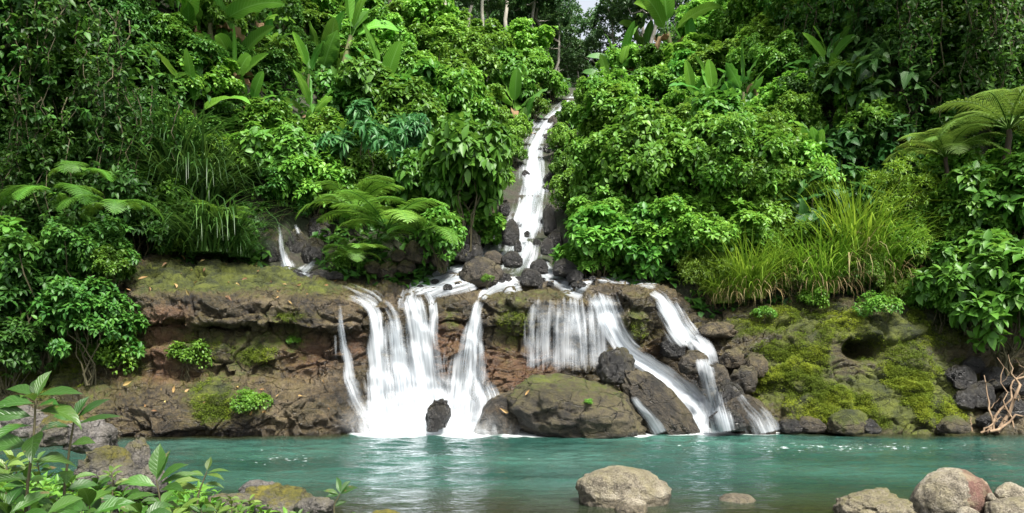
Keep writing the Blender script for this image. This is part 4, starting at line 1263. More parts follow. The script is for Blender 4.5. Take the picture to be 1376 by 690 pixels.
def make_tree(key, n, mat, bark, Ht, tr, R, nl, tips, leaf, ros, seed, crown_z=0.5, limbs=7, lean=0.05, far=False):
    L, W, tpl = leaf
    for i in range(n):
        g = np.random.default_rng(seed * 100 + i)
        z0 = Ht * crown_z
        P, T, C = crown(g, R, Ht - z0, z0, nl, tips, (0.22, 0.42), 0.35)
        mb = MB()
        rosette(mb, P, T, ros[0], ros[1], L, W, tpl, g, droop=ros[2])
        me = mb.mesh(key + '_crown', M[mat])
        tb = MB()
        top = np.array([g.normal(0, lean * Ht), g.normal(0, lean * Ht), Ht * 0.86])
        p = bend_line((0, 0, -0.8), top, 9, 0.03, 0, g)
        tb.add(*tube(p, np.linspace(tr, tr * 0.25, 9), 9))
        for c in C[:limbs]:
            k = int(np.clip(np.searchsorted(p[:, 2], c[2] - 0.25 * (Ht - z0)), 2, 7))
            q = bend_line(p[k], c, 6, 0.1, 0, g)
            tb.add(*tube(q, np.linspace(tr * 0.4, tr * 0.08, 6), 6))
        tm = tb.mesh(key + '_trunk', M[bark])
        KITS.setdefault(key, []).append([('crown', me), ('trunk', tm)])


make_tree('fartree', 4, 'far', 'pale_bark', 15, 0.26, 3.6, 40, 30, (0.34, 0.21, LO), (5, 1.1, 0.35), 21, 0.42)
make_tree('bigtree', 2, 'dark', 'bark', 13, 0.35, 4.4, 54, 44, (0.25, 0.125, OV), (5, 1.05, 0.5), 22, 0.35)
make_tree('midtree', 2, 'mid', 'bark', 7, 0.16, 2.4, 34, 30, (0.24, 0.13, OV), (5, 1.1, 0.4), 23, 0.3)


def rotz(V, a):
    c, s = math.cos(a), math.sin(a)
    return V @ np.array([[c, s, 0], [-s, c, 0], [0, 0, 1]])


def blade_leaf(g, L, W, elev, bend, n=14, half=3, pet=0.22, tear=0.0, prof=prof_paddle, fold=0.35, twist=0.0, wave=0.05, roll=0.0):
    """one long leaf on a curved midrib in the x-z plane, starting at the origin"""
    t = np.linspace(0, 1, n + 1)
    ang = elev - bend * t ** 1.5
    dx, dz = np.cos(ang), np.sin(ang)
    mx = np.concatenate([[0], np.cumsum((dx[1:] + dx[:-1]) / 2)]) * L / n
    mz = np.concatenate([[0], np.cumsum((dz[1:] + dz[:-1]) / 2)]) * L / n
    tb = np.clip((t - pet) / (1 - pet), 0, 1)
    w = np.where(t < pet, 0.045, np.maximum(prof(tb), 0.03))
    c = np.linspace(-1, 1, 2 * half + 1)
    nrm = np.stack([-np.sin(ang), 0 * ang, np.cos(ang)], -1)
    Yv = 0.5 * W * w[:, None] * c[None]
    up = fold * np.abs(Yv) + wave * W * np.sin(t * 31 + g.uniform(0, 6))[:, None] * (c[None] ** 2) * w[:, None]
    if tear:
        dr = g.uniform(0, tear, (n + 1, 2))
        up -= np.where(c[None] < 0, dr[:, :1], dr[:, 1:]) * W * (np.abs(c)[None] ** 2) * w[:, None]
    tw = twist * t[:, None] + roll
    V = np.empty((n + 1, len(c), 3))
    V[..., 0] = mx[:, None] + nrm[:, None, 0] * up
    V[..., 1] = Yv * np.cos(tw)
    V[..., 2] = mz[:, None] + nrm[:, None, 2] * up + Yv * np.sin(tw)
    A = np.empty_like(V)
    A[..., 0] = g.uniform(0.1, 0.95)
    A[..., 1] = t[:, None]
    A[..., 2] = c[None]
    return V.reshape(-1, 3), grid_faces(n + 1, len(c)), A.reshape(-1, 3)


def make_banana(n, seed):
    for i in range(n):
        g = np.random.default_rng(seed + i)
        kit = []
        for c in range(int(g.integers(2, 4))):
            sh = g.uniform(0.6, 1.3) * (1.0 if c == 0 else 0.6)
            foot = np.array([g.normal(0, 0.3), g.normal(0, 0.3), -0.5]) * (c > 0)
            p = bend_line(foot + np.array([0, 0, -0.5]), foot + np.array([g.normal(0, 0.15), g.normal(0, 0.15), sh]), 6, 0.03, 0, g)
            kit.append(('stem', MB().add(*tube(p, [0.13, 0.12, 0.11, 0.10, 0.08, 0.06], 9)).mesh('banana_stem', M['pseudostem'])))
            nl = int(g.integers(5, 8))
            for k in range(nl):
                az = k * 2.4 + g.normal(0, 0.35) + c
                f = k / (nl - 1)
                V, Fc, A = blade_leaf(g, g.uniform(1.6, 2.6) * (1 if c == 0 else 0.75), g.uniform(0.40, 0.60), rad(g.uniform(32, 60) + 30 * f), rad(g.uniform(15, 75) * (1.15 - 0.8 * f)), tear=g.choice([0, 0.2, 0.6]), twist=g.normal(0, 0.5), roll=g.normal(0, 0.4), wave=0.03)
                V = rotz(V, az) + p[-1] - np.array([0, 0, 0.3 * (1 - f)])
                kit.append(('leaf', MB().add(V, Fc, A).mesh('banana_leaf', M['banana'])))
            for k in range(2):
                V, Fc, A = blade_leaf(g, g.uniform(1.0, 1.6), 0.35, rad(g.uniform(10, 30)), rad(g.uniform(95, 130)), tear=0.7, twist=g.normal(0, 0.8), fold=0.9)
                V = rotz(V, g.uniform(0, 6.28)) + p[-2]
                kit.append(('dead_leaf', MB().add(V, Fc, A).mesh('banana_dead_leaf', M['banana_dead'])))
        KITS.setdefault('banana', []).append(kit)


make_banana(4, 500)


def frond_mesh(g, L, elev, bend, mat, npair=20, m=13, wid=0.27, name='frond'):
    t = np.linspace(0, 1, npair + 6)
    ang = elev - bend * t ** 1.3
    st = L / (len(t) - 1)
    mx = np.concatenate([[0], np.cumsum(np.cos(ang)[1:])]) * st
    mz = np.concatenate([[0], np.cumsum(np.sin(ang)[1:])]) * st
    P = np.stack([mx, 0 * mx, mz], -1)
    T = np.stack([np.cos(ang), 0 * ang, np.sin(ang)], -1)
    U = np.stack([-np.sin(ang), 0 * ang, np.cos(ang)], -1)
    mb = MB()
    mb.add(*tube(P, np.linspace(0.018, 0.004, len(P)) * L / 1.6, 5))
    pos, dr, nr, ln = [], [], [], []
    lv = []
    l0 = g.uniform(0.2, 0.8)
    for i in range(5, len(t)):
        x = (i - 5) / (len(t) - 6)
        pl = L * wid * (math.sin(math.pi * min(1, x * 0.88 + 0.13)) ** 0.75 + 0.03)
        for s in (-1, 1):
            d = norm(T[i] * 0.42 + np.array([0, s, 0]) + U[i] * (0.12 + g.normal(0, 0.06)))
            for k in range(m):
                f = (k + 0.5) / m
                q = P[i] + d * pl * f + np.array([0, 0, -0.34 * pl * f * f])
                pn = 0.62 * st * (1 - f ** 1.8) + 0.006
                side = np.cross(U[i], d)
                for s2 in (-1, 1):
                    pos.append(q); dr.append(norm(side * s2 + d * 0.55 - U[i] * 0.15)); nr.append(U[i] + np.array([0, 0, 0.3])); ln.append(pn)
                    lv.append(np.clip(l0 + 0.25 * f + g.normal(0, 0.08), 0, 1))
    ln = np.array(ln)
    scatter(mb, np.array(pos), np.array(dr), np.array(nr), ln, np.maximum(ln * 0.5, 0.016 * L), LO, np.array(lv))
    return mb.mesh(name, M[mat])


def make_fern(key, n, mat, seed, L, nf, trunk=0.0, elev=(25, 55), bend=(45, 80)):
    for i in range(n):
        g = np.random.default_rng(seed + i)
        kit = []
        base = np.array([0, 0, trunk])
        if trunk:
            p = bend_line((0, 0, -0.5), base + np.array([0.15, 0, 0]), 7, 0.04, 0, g)
            kit.append(('trunk', MB().add(*tube(p, np.linspace(0.13, 0.09, 7), 9)).mesh('fern_trunk', M['fern_trunk'])))
            base = p[-1]
        for k in range(nf):
            me = frond_mesh(g, L * g.uniform(0.75, 1.1), rad(g.uniform(*elev)), rad(g.uniform(*bend)), mat)
            kit.append(('frond', me, (base, k * 2.4 + g.normal(0, 0.2))))
        KITS.setdefault(key, []).append(kit)


make_fern('treefern', 1, 'fern_pale', 600, 3.3, 15, 1.1, (28, 62), (70, 105))
make_fern('fern', 2, 'fern', 610, 1.7, 12, 0.0, (30, 66), (65, 105))
make_fern('hangfern', 1, 'fern', 620, 1.15, 7, 0.0, (20, 45), (80, 115))


def grass_mesh(g, n, R, L, mat, name, lean=(0.1, 0.8), w=0.018):
    rows = 7
    t = np.linspace(0, 1, rows)
    az = g.uniform(0, 6.28, n)
    br = R * np.sqrt(g.uniform(0, 1, n))
    ba = g.uniform(0, 6.28, n)
    ln = L * g.uniform(0.5, 1.1, n)
    e0 = rad(88) - g.uniform(*lean, n) * 0.6
    bd = g.uniform(*lean, n) * 2.6
    ang = e0[:, None] - bd[:, None] * t[None] ** 1.6
    sx = np.concatenate([np.zeros((n, 1)), np.cumsum(np.cos(ang)[:, 1:], 1)], 1) * (ln / (rows - 1))[:, None]
    sz = np.concatenate([np.zeros((n, 1)), np.cumsum(np.sin(ang)[:, 1:], 1)], 1) * (ln / (rows - 1))[:, None]
    ww = w * (1 - t ** 2)[None] * g.uniform(0.6, 1.3, (n, 1)) * L / 1.5 + 0.001
    dirx, diry = np.cos(az), np.sin(az)
    cx = (br * np.cos(ba))[:, None] + dirx[:, None] * sx
    cy = (br * np.sin(ba))[:, None] + diry[:, None] * sx
    V = np.empty((n, rows, 2, 3))
    for s in (0, 1):
        k = (s * 2 - 1)
        V[:, :, s, 0] = cx - diry[:, None] * ww * k
        V[:, :, s, 1] = cy + dirx[:, None] * ww * k
        V[:, :, s, 2] = sz
    A = np.zeros((n, rows, 2, 3))
    A[..., 0] = g.uniform(0, 1, n)[:, None, None]
    A[..., 1] = t[None, :, None]
    f = grid_faces(rows, 2)
    fs = (f[None] + (np.arange(n) * rows * 2)[:, None, None]).reshape(-1, 4)
    return MB().add(V.reshape(-1, 3), fs, A.reshape(-1, 3)).mesh(name, M[mat])


for i in range(3):
    g = np.random.default_rng(700 + i)
    KITS.setdefault('grass', []).append([('blades', grass_mesh(g, 620, 0.5, 2.3, 'grass', 'grass_blades', (0.05, 0.8), 0.012)), ('dry_blades', grass_mesh(g, 170, 0.5, 1.6, 'straw', 'dry_grass_blades', (0.4, 1.15), 0.010))])
    KITS.setdefault('grass_dark', []).append([('blades', grass_mesh(g, 380, 0.5, 2.2, 'grass_dark', 'dark_grass_blades', (0.35, 0.95), 0.012))])


def make_vine(n, seed):
    """a curtain of hanging strands set with leaves, hung from z = 0 downwards"""
    for i in range(n):
        g = np.random.default_rng(seed + i)
        sb, fb = MB(), MB()
        for k in range(9):
            L = g.uniform(2.2, 5.2)
            x0 = np.array([g.uniform(-1.1, 1.1), g.uniform(-0.4, 0.4), 0])
            p = bend_line(x0, x0 + np.array([g.normal(0, 0.3), g.normal(0, 0.2) - 0.4, -L]), 9, 0.06, 0, g)
            sb.add(*tube(p, np.linspace(0.02, 0.008, 9), 5))
            m = int(L * 9)
            tq = g.uniform(0, 1, m)
            P = np.stack([np.interp(tq, np.linspace(0, 1, 9), p[:, c]) for c in range(3)], -1) + g.normal(0, 0.12, (m, 3))
            T = norm(np.stack([g.normal(0, 1, m), -np.abs(g.normal(0.8, 0.5, m)), g.normal(0.1, 0.4, m)], -1))
            rosette(fb, P, T, 4, 0.9, 0.185, 0.10, OV, g, droop=0.5)
        KITS.setdefault('vine', []).append([('foliage', fb.mesh('vine_foliage', M['dark'])), ('stem', sb.mesh('vine_stem', M['twig']))])


make_vine(3, 800)

used = {}
PLANTS = []          # (object, species, column, row) for the labels


def plant(kit, loc, s=1.0, rz=None, name=None, label=None, cat=None, group=None, variant=None, tilt=0.0, sz=None, taz=0.0):
    """one plant: an Empty at its foot with its parts; copies share mesh data"""
    K = KITS[kit]
    k = used.get(kit, 0)
    used[kit] = k + 1
    parts = K[(k if variant is None else variant) % len(K)]
    root = bpy.data.objects.new(name or kit, None)
    COL.objects.link(root)
    root.empty_display_size = 0.2
    root.location = loc
    rz = random.uniform(0, 6.28) if rz is None else rz
    Rm = Matrix.Rotation(taz, 3, 'Z') @ Matrix.Rotation(tilt, 3, 'X') @ Matrix.Rotation(-taz, 3, 'Z') @ Matrix.Rotation(rz, 3, 'Z')
    root.rotation_euler = Rm.to_euler()
    root.scale = (s, s, s * (sz or 1.0))
    for pt in parts:
        o = bpy.data.objects.new(pt[0], pt[1])
        COL.objects.link(o)
        o.parent = root
        if len(pt) > 2:
            o.location = pt[2][0]
            o.rotation_euler = (0, 0, pt[2][1])
    tag(root, label, cat, group)
    return root


def kit_size(kit):
    zs, rs = [], []
    for parts in KITS[kit]:
        z, r = [], []
        for pt in parts:
            if pt[0] in ('stem', 'trunk', 'dead_leaf'): continue
            c = np.empty(len(pt[1].vertices) * 3, np.float32)
            pt[1].vertices.foreach_get('co', c)
            c = c.reshape(-1, 3)
            z.append(np.percentile(c[:, 2], 99) + (pt[2][0][2] if len(pt) > 2 else 0))
            r.append(np.percentile(np.hypot(c[:, 0], c[:, 1]), 97))
        zs.append(max(z)); rs.append(max(r))
    return float(np.mean(zs)), float(np.mean(rs))


SIZE = {k: kit_size(k) for k in KITS}


def spot(px, py, Y=None):
    if Y is None:
        g_ = ground_hit(px, py)
        if g_ is None: g_ = at(px, py, 60.0)
        return g_
    p = at(px, py, Y)
    return p


def P_(kit, px, py, hpx, base_h, Y=None, **kw):
    """plant whose foot shows at (px, py) and whose height is hpx rows of the photo"""
    p = spot(px, py, Y)
    w = kw.pop('wpx', None)
    if 'fern' in kit: w = hpx * {'fern': 2.7, 'treefern': 2.3, 'hangfern': 2.7}[kit]
    sz_ = hpx * p[1] / F / SIZE[kit][0]
    if 'fern' in kit: sz_ = w * p[1] / F / (2 * SIZE[kit][1])
    s = w * p[1] / F / (2 * SIZE[kit][1]) if w else sz_
    o = plant(kit, p, s, sz=sz_ / s, **kw)
    PLANTS.append((o, kit, px, py - hpx * 0.5))
    return o


# named plants first ------------------------------------------------
ban = dict(name='banana_plant', cat='banana plant')
for (px, py, h, v, rz, lb) in [
        (455, 100, 118, 0, 0.6, 'tallest banana plant with scorched brown leaf edges at upper left'),
        (520, 150, 92, 1, 2.2, 'banana plant with wide spread bright leaves above the blue green shrub'),
        (412, 118, 62, 2, 1.0, 'small banana plant left of and below the scorched tall one'),
        (418, 165, 62, 3, 3.1, 'small banana plant with one upright bright leaf at left'),
        (285, 78, 120, 1, 4.1, 'dark banana plant in the shade at the top left'),
        (268, 190, 110, 2, 0.2, 'shaded banana plant above the dark long grass'),
        (350, 60, 70, 0, 5.0, 'banana plant with pale leaves left of the scorched one'),
        (690, 165, 78, 3, 1.4, 'banana plant standing left of the cascade above its steepest part'),
        (832, 112, 66, 1, 4.6, 'banana plant with a reddish leaf right of the cascade top'),
        (912, 88, 105, 0, 3.8, 'tall banana plant with shredded leaves right of the cascade'),
        (925, 152, 60, 2, 0.9, 'low banana plant with round broad leaves behind the pale bushes'),
        (1000, 142, 78, 3, 5.3, 'banana plant with bright backlit leaf in the right hand thicket'),
        (1112, 110, 75, 1, 0.3, 'banana plant with one tall leaf under the right hand trees'),
        (1092, 208, 72, 0, 2.0, 'dark leaved banana plant at the right edge of the pale bushes'),
        (445, 232, 60, 2, 1.9, 'small dark banana plant just above the left ferns'),
        (238, 60, 110, 3, 2.9, 'banana plant at the far upper left in deep shade'), (868, 60, 62, 2, 4.4, 'banana plant between the reddish and the shredded ones'), (960, 150, 70, 1, 1.2, 'broad leaved banana plant left of the backlit one'), (320, 140, 80, 1, 3.3, 'banana plant right of the shaded one')]:
    P_('banana', px, py + 6, h * 1.22, 3.1, variant=v, rz=rz, label=lb, **ban)

fk = dict(name='tree_fern', cat='tree fern')
P_('treefern', 1352, 215, 98, 3.1, 20.3, rz=0.4, label='tree fern with wide pale fronds at the right edge', **fk)
P_('treefern', 1275, 240, 70, 3.1, 21.2, rz=2.4, label='smaller tree fern left of and below the right edge one', **fk)
ff_ = dict(name='fern', cat='fern')
P_('fern', 478, 285, 62, 1.35, 21.2, variant=0, rz=0.3, label='big arching fern left of the broad leaved shrub', **ff_)
P_('fern', 520, 308, 74, 1.35, 20.9, variant=1, rz=1.1, label='largest arching fern above the mossy brown rocks', **ff_)
P_('fern', 565, 320, 54, 1.35, 21.0, variant=0, rz=2.2, label='fern drooping beside the stream rocks', **ff_)
P_('fern', 475, 345, 40, 1.35, 20.9, variant=1, rz=4.2, label='low dark fern under the arching ferns', **ff_)
P_('fern', 300, 300, 40, 1.35, 20.8, variant=0, rz=5.1, label='fern beside the little side fall', **ff_)
P_('hangfern', 75, 262, 52, 1.0, 18.6, rz=3.6, label='pale fern hanging out of the dark left thicket', **ff_)
P_('hangfern', 150, 278, 50, 1.0, 18.8, rz=4.4, label='pale fern with drooping fronds right of the first hanging fern', **ff_)
P_('hangfern', 110, 232, 40, 1.0, 19.2, rz=5.2, label='upper hanging fern in the dark left thicket', **ff_)

gk = dict(name='grass_clump', cat='grass clump')
for (px, py, h, Y, lb) in [
        (1005, 402, 88, 20.9, 'tall grass clump with straw coloured skirt above the broken rocks'),
        (1050, 388, 80, 21.3, 'tall grass clump right of the straw skirted one'),
        (1140, 372, 128, 21.3, 'tallest pale grass clump on the right bank'),
        (1183, 380, 96, 21.2, 'tall grass clump right of the tallest one'),
        (972, 408, 56, 20.9, 'short grass clump at the left end of the right bank'),
        (1100, 395, 90, 21.0, 'grass clump between the two tall grass stands')]:
    P_('grass', px, py, h, 2.0, Y, label=lb, **gk)
for (px, py, h, Y, lb) in [(258, 280, 92, 22.2, 'dark drooping long grass under the shaded banana plant'), (290, 342, 84, 21.2, 'dark long grass hanging to the mossy ledge top'), (322, 346, 36, 21.2, 'dark grass tuft left of the little side fall'), (235, 225, 76, 22.8, 'upper tuft of dark drooping grass in the left shade')]:
    P_('grass_dark', px, py, h, 1.4, Y, label=lb, **gk)

bk = dict(name='bush', cat='bush')
for (kit, px, py, h, Y, lb) in [
        ('broad', 622, 318, (140, 165), 22.6, 'largest bright bush of drooping broad leaves left of the cascade'),
        ('broad', 583, 300, (95, 120), 23.0, 'bright broad leaved bush left of the largest one'),
        ('broad', 595, 356, (72, 68), 21.4, 'small broad leaved bush over the stream rocks'),
        ('broad', 664, 275, (46, 85), 24.5, 'broad leaved bush beside the cascade on its left bank'),
        ('palmate', 495, 255, (125, 110), 23.5, 'blue green shrub with hand shaped leaves above the ferns'),
        ('palmate', 548, 240, (85, 85), 24.5, 'blue green hand leaved shrub right of the first one'),
        ('broad', 808, 374, (118, 90), 21.9, 'broad leaved bush at the foot of the right thicket beside the cascade'),
        ('broad', 872, 382, (110, 95), 21.7, 'drooping broad leaved bush behind the brown bulge'),
        ('small', 806, 305, (108, 120), 24.0, 'pale bush beside the cascade on its right bank'),
        ('small', 860, 310, (150, 150), 23.5, 'big pale yellow green bush in the middle of the right thicket'),
        ('small', 940, 320, (160, 160), 23.2, 'big pale bush right of the middle one in the right thicket'),
        ('small', 1015, 310, (135, 140), 22.8, 'pale bush above the straw skirted grass'),
        ('small', 1075, 310, (100, 110), 22.6, 'pale bush beside the tallest grass'),
        ('small', 915, 375, (110, 100), 22.0, 'pale bush behind the right fall'),
        ('mid', 828, 205, (115, 92), 30.0, 'rounded green bush right of the upper cascade'),
        ('small', 742, 138, (44, 40), None, 'small pale bush left of the cascade top'),
        ('mid', 715, 163, (44, 42), None, 'small green bush on the left bank just below the cascade top'),
        ('small', 697, 196, (40, 42), None, 'small pale bush on the left bank of the upper cascade'),
        ('mid', 688, 228, (42, 44), None, 'small green bush on the left bank of the middle cascade'),
        ('small', 790, 150, (44, 44), None, 'small pale bush right of the cascade top'),
        ('mid', 765, 180, (42, 42), None, 'small green bush on the right bank of the upper cascade'),
        ('small', 754, 212, (40, 42), None, 'small pale bush on the right bank of the upper cascade'),
        ('mid', 757, 245, (40, 42), None, 'small green bush on the right bank of the middle cascade'),
        ('broad', 668, 262, (40, 40), None, 'small broad leaved bush on the left bank of the middle cascade'),
        ('small', 762, 282, (40, 46), None, 'small pale bush on the right bank of the lower cascade'),
        ('feather', 950, 398, 70, 21.2, 'feathery yellow green shrub right of the small right fall'),
        ('feather', 1200, 330, 110, 21.6, 'feathery yellow green shrub behind the tall grass'),
        ('feather', 1235, 375, 90, 21.2, 'feathery shrub on the right end of the mossy slope'),
        ('feather', 1110, 330, 100, 22.0, 'feathery shrub between the tall grass stands'),
        ('feather', 1165, 400, 60, 20.8, 'low feathery shrub above the hollow in the slope'),
        ('feather', 1070, 400, 50, 20.9, 'low feathery shrub above the mossy slope'),
        ('feather', 1215, 415, 50, 20.6, 'low feathery shrub at the top right of the mossy slope'),
        ('heart', 1165, 190, 130, 24.0, 'climber with large heart shaped leaves under the right trees'),
        ('heart', 1210, 180, 110, 24.5, 'large leaved climber right of the heart leaved one'),
        ('heart', 1130, 250, 80, 23.5, 'low large leaved plant below the heart leaved climber'),
        ('broad', 1300, 430, 120, 19.8, 'dark broad leaved bush over the rubble at right'),
        ('broad', 1350, 480, 150, 19.0, 'lowest broad leaved bush at the right edge above the dry branches'),
        ('broad', 1370, 340, 130, 20.0, 'broad leaved bush under the right edge tree fern'),
        ('mid', 1290, 350, 110, 20.8, 'green bush left of the right edge tree fern'),
        ('mid', 1260, 440, 70, 19.9, 'small bush hanging over the right end of the mossy slope'),
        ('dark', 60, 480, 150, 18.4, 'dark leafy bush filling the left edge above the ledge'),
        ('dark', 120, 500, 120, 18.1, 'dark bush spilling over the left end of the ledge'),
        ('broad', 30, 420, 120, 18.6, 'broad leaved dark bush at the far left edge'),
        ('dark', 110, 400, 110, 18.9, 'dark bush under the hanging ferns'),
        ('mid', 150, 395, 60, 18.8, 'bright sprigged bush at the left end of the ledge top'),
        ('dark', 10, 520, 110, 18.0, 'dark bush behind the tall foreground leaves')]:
    P_(kit, px, py, h[1] if isinstance(h, tuple) else h, 1, Y, wpx=h[0] if isinstance(h, tuple) else h * 1.12, label=lb, **bk)

tk_ = dict(cat='tree')
for (kit, px, py, h, Y, bh, lb) in [
        ('midtree', 985, 335, 190, 22.4, 7, 'slender tree with a thin pale stem behind the tall grass'),
        ('midtree', 1010, 340, 170, 22.8, 7, 'leaning tree beside the slender one behind the tall grass'),
        ('bigtree', -40, 330, 520, 22.5, 13, 'dark leaning tree draped in vines at the left edge'),
        ('bigtree', 200, 200, 420, 25.5, 13, 'dark tree behind the shaded banana plants'),
        ('bigtree', -120, 420, 640, 19.5, 13, 'dark tree overhanging the left bank'),
        ('bigtree', 1290, 250, 430, 24.5, 13, 'dark tree rising behind the right edge tree fern'),
        ('bigtree', 1180, 160, 330, 28.0, 13, 'dark tree behind the heart leaved climber'),
        ('bigtree', 1480, 330, 540, 25.0, 13, 'dark tree overhanging the right edge'),
        ('bigtree', 1060, 110, 240, 33.0, 13, 'dark green tree above the right thicket'),
        ('bigtree', 330, 60, 260, 34.0, 13, 'dark tree at the top left behind the banana plants')]:
    P_(kit, px, py, h, bh, Y, name='tree', label=lb, **tk_)
vk = dict(name='hanging_vine', cat='vine')
for (px, py, Y, s, lb) in [
        (25, -40, 19.6, 1.0, 'leafy vine curtain hanging down the left edge'), (90, -60, 19.8, 1.1, 'leafy vine curtain right of the left edge one'), (150, 20, 20.6, 1.0, 'vine curtain between the left edge tree and the dark banana plant'),
        (60, 130, 19.4, 0.8, 'lower vine curtain above the hanging ferns'), (190, 120, 21.5, 0.9, 'vine curtain left of the shaded banana plant'),
        (1150, -60, 27.0, 1.2, 'vine curtain hanging above the heart leaved climber'), (1250, -30, 23.5, 1.1, 'vine curtain at the upper right'), (1320, 0, 22.5, 1.1, 'vine curtain above the right edge tree fern'), (1085, 10, 29.0, 1.1, 'vine curtain above the banana plant with one tall leaf'), (1365, -30, 21.5, 1.0, 'vine curtain at the top right corner')]:
    p = at(px, py, Y)
    o = plant('vine', p, s, rz=random.uniform(-0.3, 0.3), label=lb, **vk)

# filler bushes over both hillsides ---------------------------------
STREAM = [(135, 775), (160, 750), (185, 728), (205, 718), (245, 716), (300, 706), (360, 698), (400, 690)]
sy = [a for a, b in STREAM]
sx_ = [b for a, b in STREAM]
shw = [10, 14, 16, 18, 28, 40, 58, 90]
gf = np.random.default_rng(42)
fills = []
row = 372.0
while row > -45:
    near = np.interp(row, [-40, 120, 372], [0.58, 0.72, 1.0])
    step = 62 * near
    px = -70 + gf.uniform(0, step)
    while px < 1450:
        qx, qy = px + gf.normal(0, 9), row + gf.normal(0, 8)
        px += step * gf.uniform(0.8, 1.2)
        if row > 128 and abs(qx - np.interp(qy, sy, sx_)) < np.interp(qy, sy, shw) + 26 * near: continue
        if row <= 128 and abs(qx - 770) < 26 and row > 60: continue
        hitp = ground_hit(qx, qy)
        if hitp is None or hitp[1] > 58: continue
        fills.append((qx, qy, near, hitp))
    row -= 40 * near
CLEAR = [(o, kit, px, py) for (o, kit, px, py) in PLANTS if kit in ('banana', 'fern', 'hangfern', 'treefern', 'palmate', 'heart', 'grass', 'grass_dark')]
for (qx, qy, near, hp) in fills:
    cyq = qy - 46 * near
    rr_ = np.linspace(125, 400, 40)
    if np.any((np.abs(qx - np.interp(rr_, sy, sx_)) < np.interp(rr_, sy, shw) * 0.8 + 42 * near) & (np.abs(cyq - rr_) < 44 * near)): continue
    if abs(qx - 392) < 46 and 270 < cyq < 380: continue
    if any(abs(qx - px) < (62 if 'fern' in kit else 44) and -34 < cyq - py < (62 if 'fern' in kit else 40) and hp[1] < o.location.y + (1.8 if 'fern' in kit else 0.3) for (o, kit, px, py) in CLEAR): continue
    u = gf.uniform()
    if qx < 300: kit = 'dark' if u < 0.82 else 'mid'  # mostly dark leaves here: puts the left side's shade into the leaf colour
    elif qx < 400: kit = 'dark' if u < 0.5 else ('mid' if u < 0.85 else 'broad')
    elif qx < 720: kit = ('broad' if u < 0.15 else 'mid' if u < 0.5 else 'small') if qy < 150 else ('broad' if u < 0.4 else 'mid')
    elif qx < 1080: kit = 'small' if u < 0.8 else ('mid' if u < 0.9 else 'broad')
    elif qx < 1230: kit = 'mid' if u < 0.5 else ('dark' if u < 0.8 else 'heart')
    else: kit = 'dark' if u < 0.5 else ('mid' if u < 0.85 else 'broad')
    hpx = 92 * near * gf.uniform(0.75, 1.25)
    s = hpx * hp[1] / F / 2.5
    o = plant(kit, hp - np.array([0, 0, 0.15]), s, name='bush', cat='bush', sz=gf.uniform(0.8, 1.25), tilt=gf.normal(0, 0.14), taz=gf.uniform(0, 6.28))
    PLANTS.append((o, kit, qx, qy - hpx * 0.5))

for px, py, h, kk in [(1455, 430, 150, 'broad'), (1520, 470, 170, 'mid'), (1560, 400, 170, 'dark'), (1470, 330, 150, 'mid'), (1540, 330, 170, 'dark'), (1620, 440, 180, 'mid'), (-110, 420, 170, 'dark'), (-180, 470, 180, 'mid'), (-240, 400, 190, 'dark')]:
    p = at(px, py, 20.0)
    plant(kk, p, h * 20.0 / F / SIZE[kk][0], name='bush', label='bush on the bank beyond the edge of the view', cat='bush', group='bushes beyond the edge of the view')

# far forest at the head of the valley -------------------------------
gt = np.random.default_rng(5)
ft = [(650, 55, 150, 52, 'far tree with a thick pale trunk on the left skyline'), (676, 70, 190, 55, 'tall far tree with a white trunk left of the valley head'), (718, 85, 170, 60, 'far tree with a thin straight trunk above the cascade'),
      (726, 100, 160, 62, 'far tree with a slim white trunk above the cascade top'), (744, 105, 120, 66, 'leaning far tree at the valley head'), (722, 100, 130, 74, 'dark far tree behind the slim white trunk'),
      (822, 100, 120, 70, 'far tree right of the gap of sky'), (862, 100, 190, 66, 'dark far tree on the right of the valley head'), (872, 80, 170, 58, 'far tree above the right banana plant'), (880, 90, 170, 70, 'far tree behind the reddish banana plant'), (862, 95, 170, 76, 'dark far tree closing the right of the valley head'),
      (700, 95, 150, 78, 'shaded far tree behind the white trunks'), (800, 108, 76, 80, 'low far tree under the gap of sky'), (775, 108, 74, 84, 'small far tree at the left foot of the sky gap'), (628, 40, 150, 60, 'far tree on the left ridge'), (600, 30, 150, 58, 'left end tree of the far ridge'), (900, 50, 150, 62, 'right end tree of the far ridge'), (940, 40, 150, 60, 'far tree behind the shredded banana plant'), (560, 20, 150, 60, 'far tree above the wide spread banana plant')]
for (px, py, h, Y, lb) in ft:
    p = at(px, py, Y)
    p[2] = min(p[2], float(H(p[0], p[1])) + 0.2) if abs(p[2] - float(H(p[0], p[1]))) > 3 else float(H(p[0], p[1]))
    zt = CAMZ - (py - h - HZ) * Y / F
    plant('fartree', p, max(0.6, (zt - p[2]) / 15.0), name='tree', label=lb, cat='tree')
for i in range(60):
    Y = gt.uniform(70, 112)
    X = gt.uniform(-60, 70)
    pxq = 688 + X / Y * F
    if 772 < pxq < 812: continue
    plant('fartree', (X, Y, float(H(X, Y)) - 0.3), gt.uniform(0.75, 1.2), name='tree', label='far forest tree on the ridge behind the valley', cat='tree', group='far forest trees on the ridge')

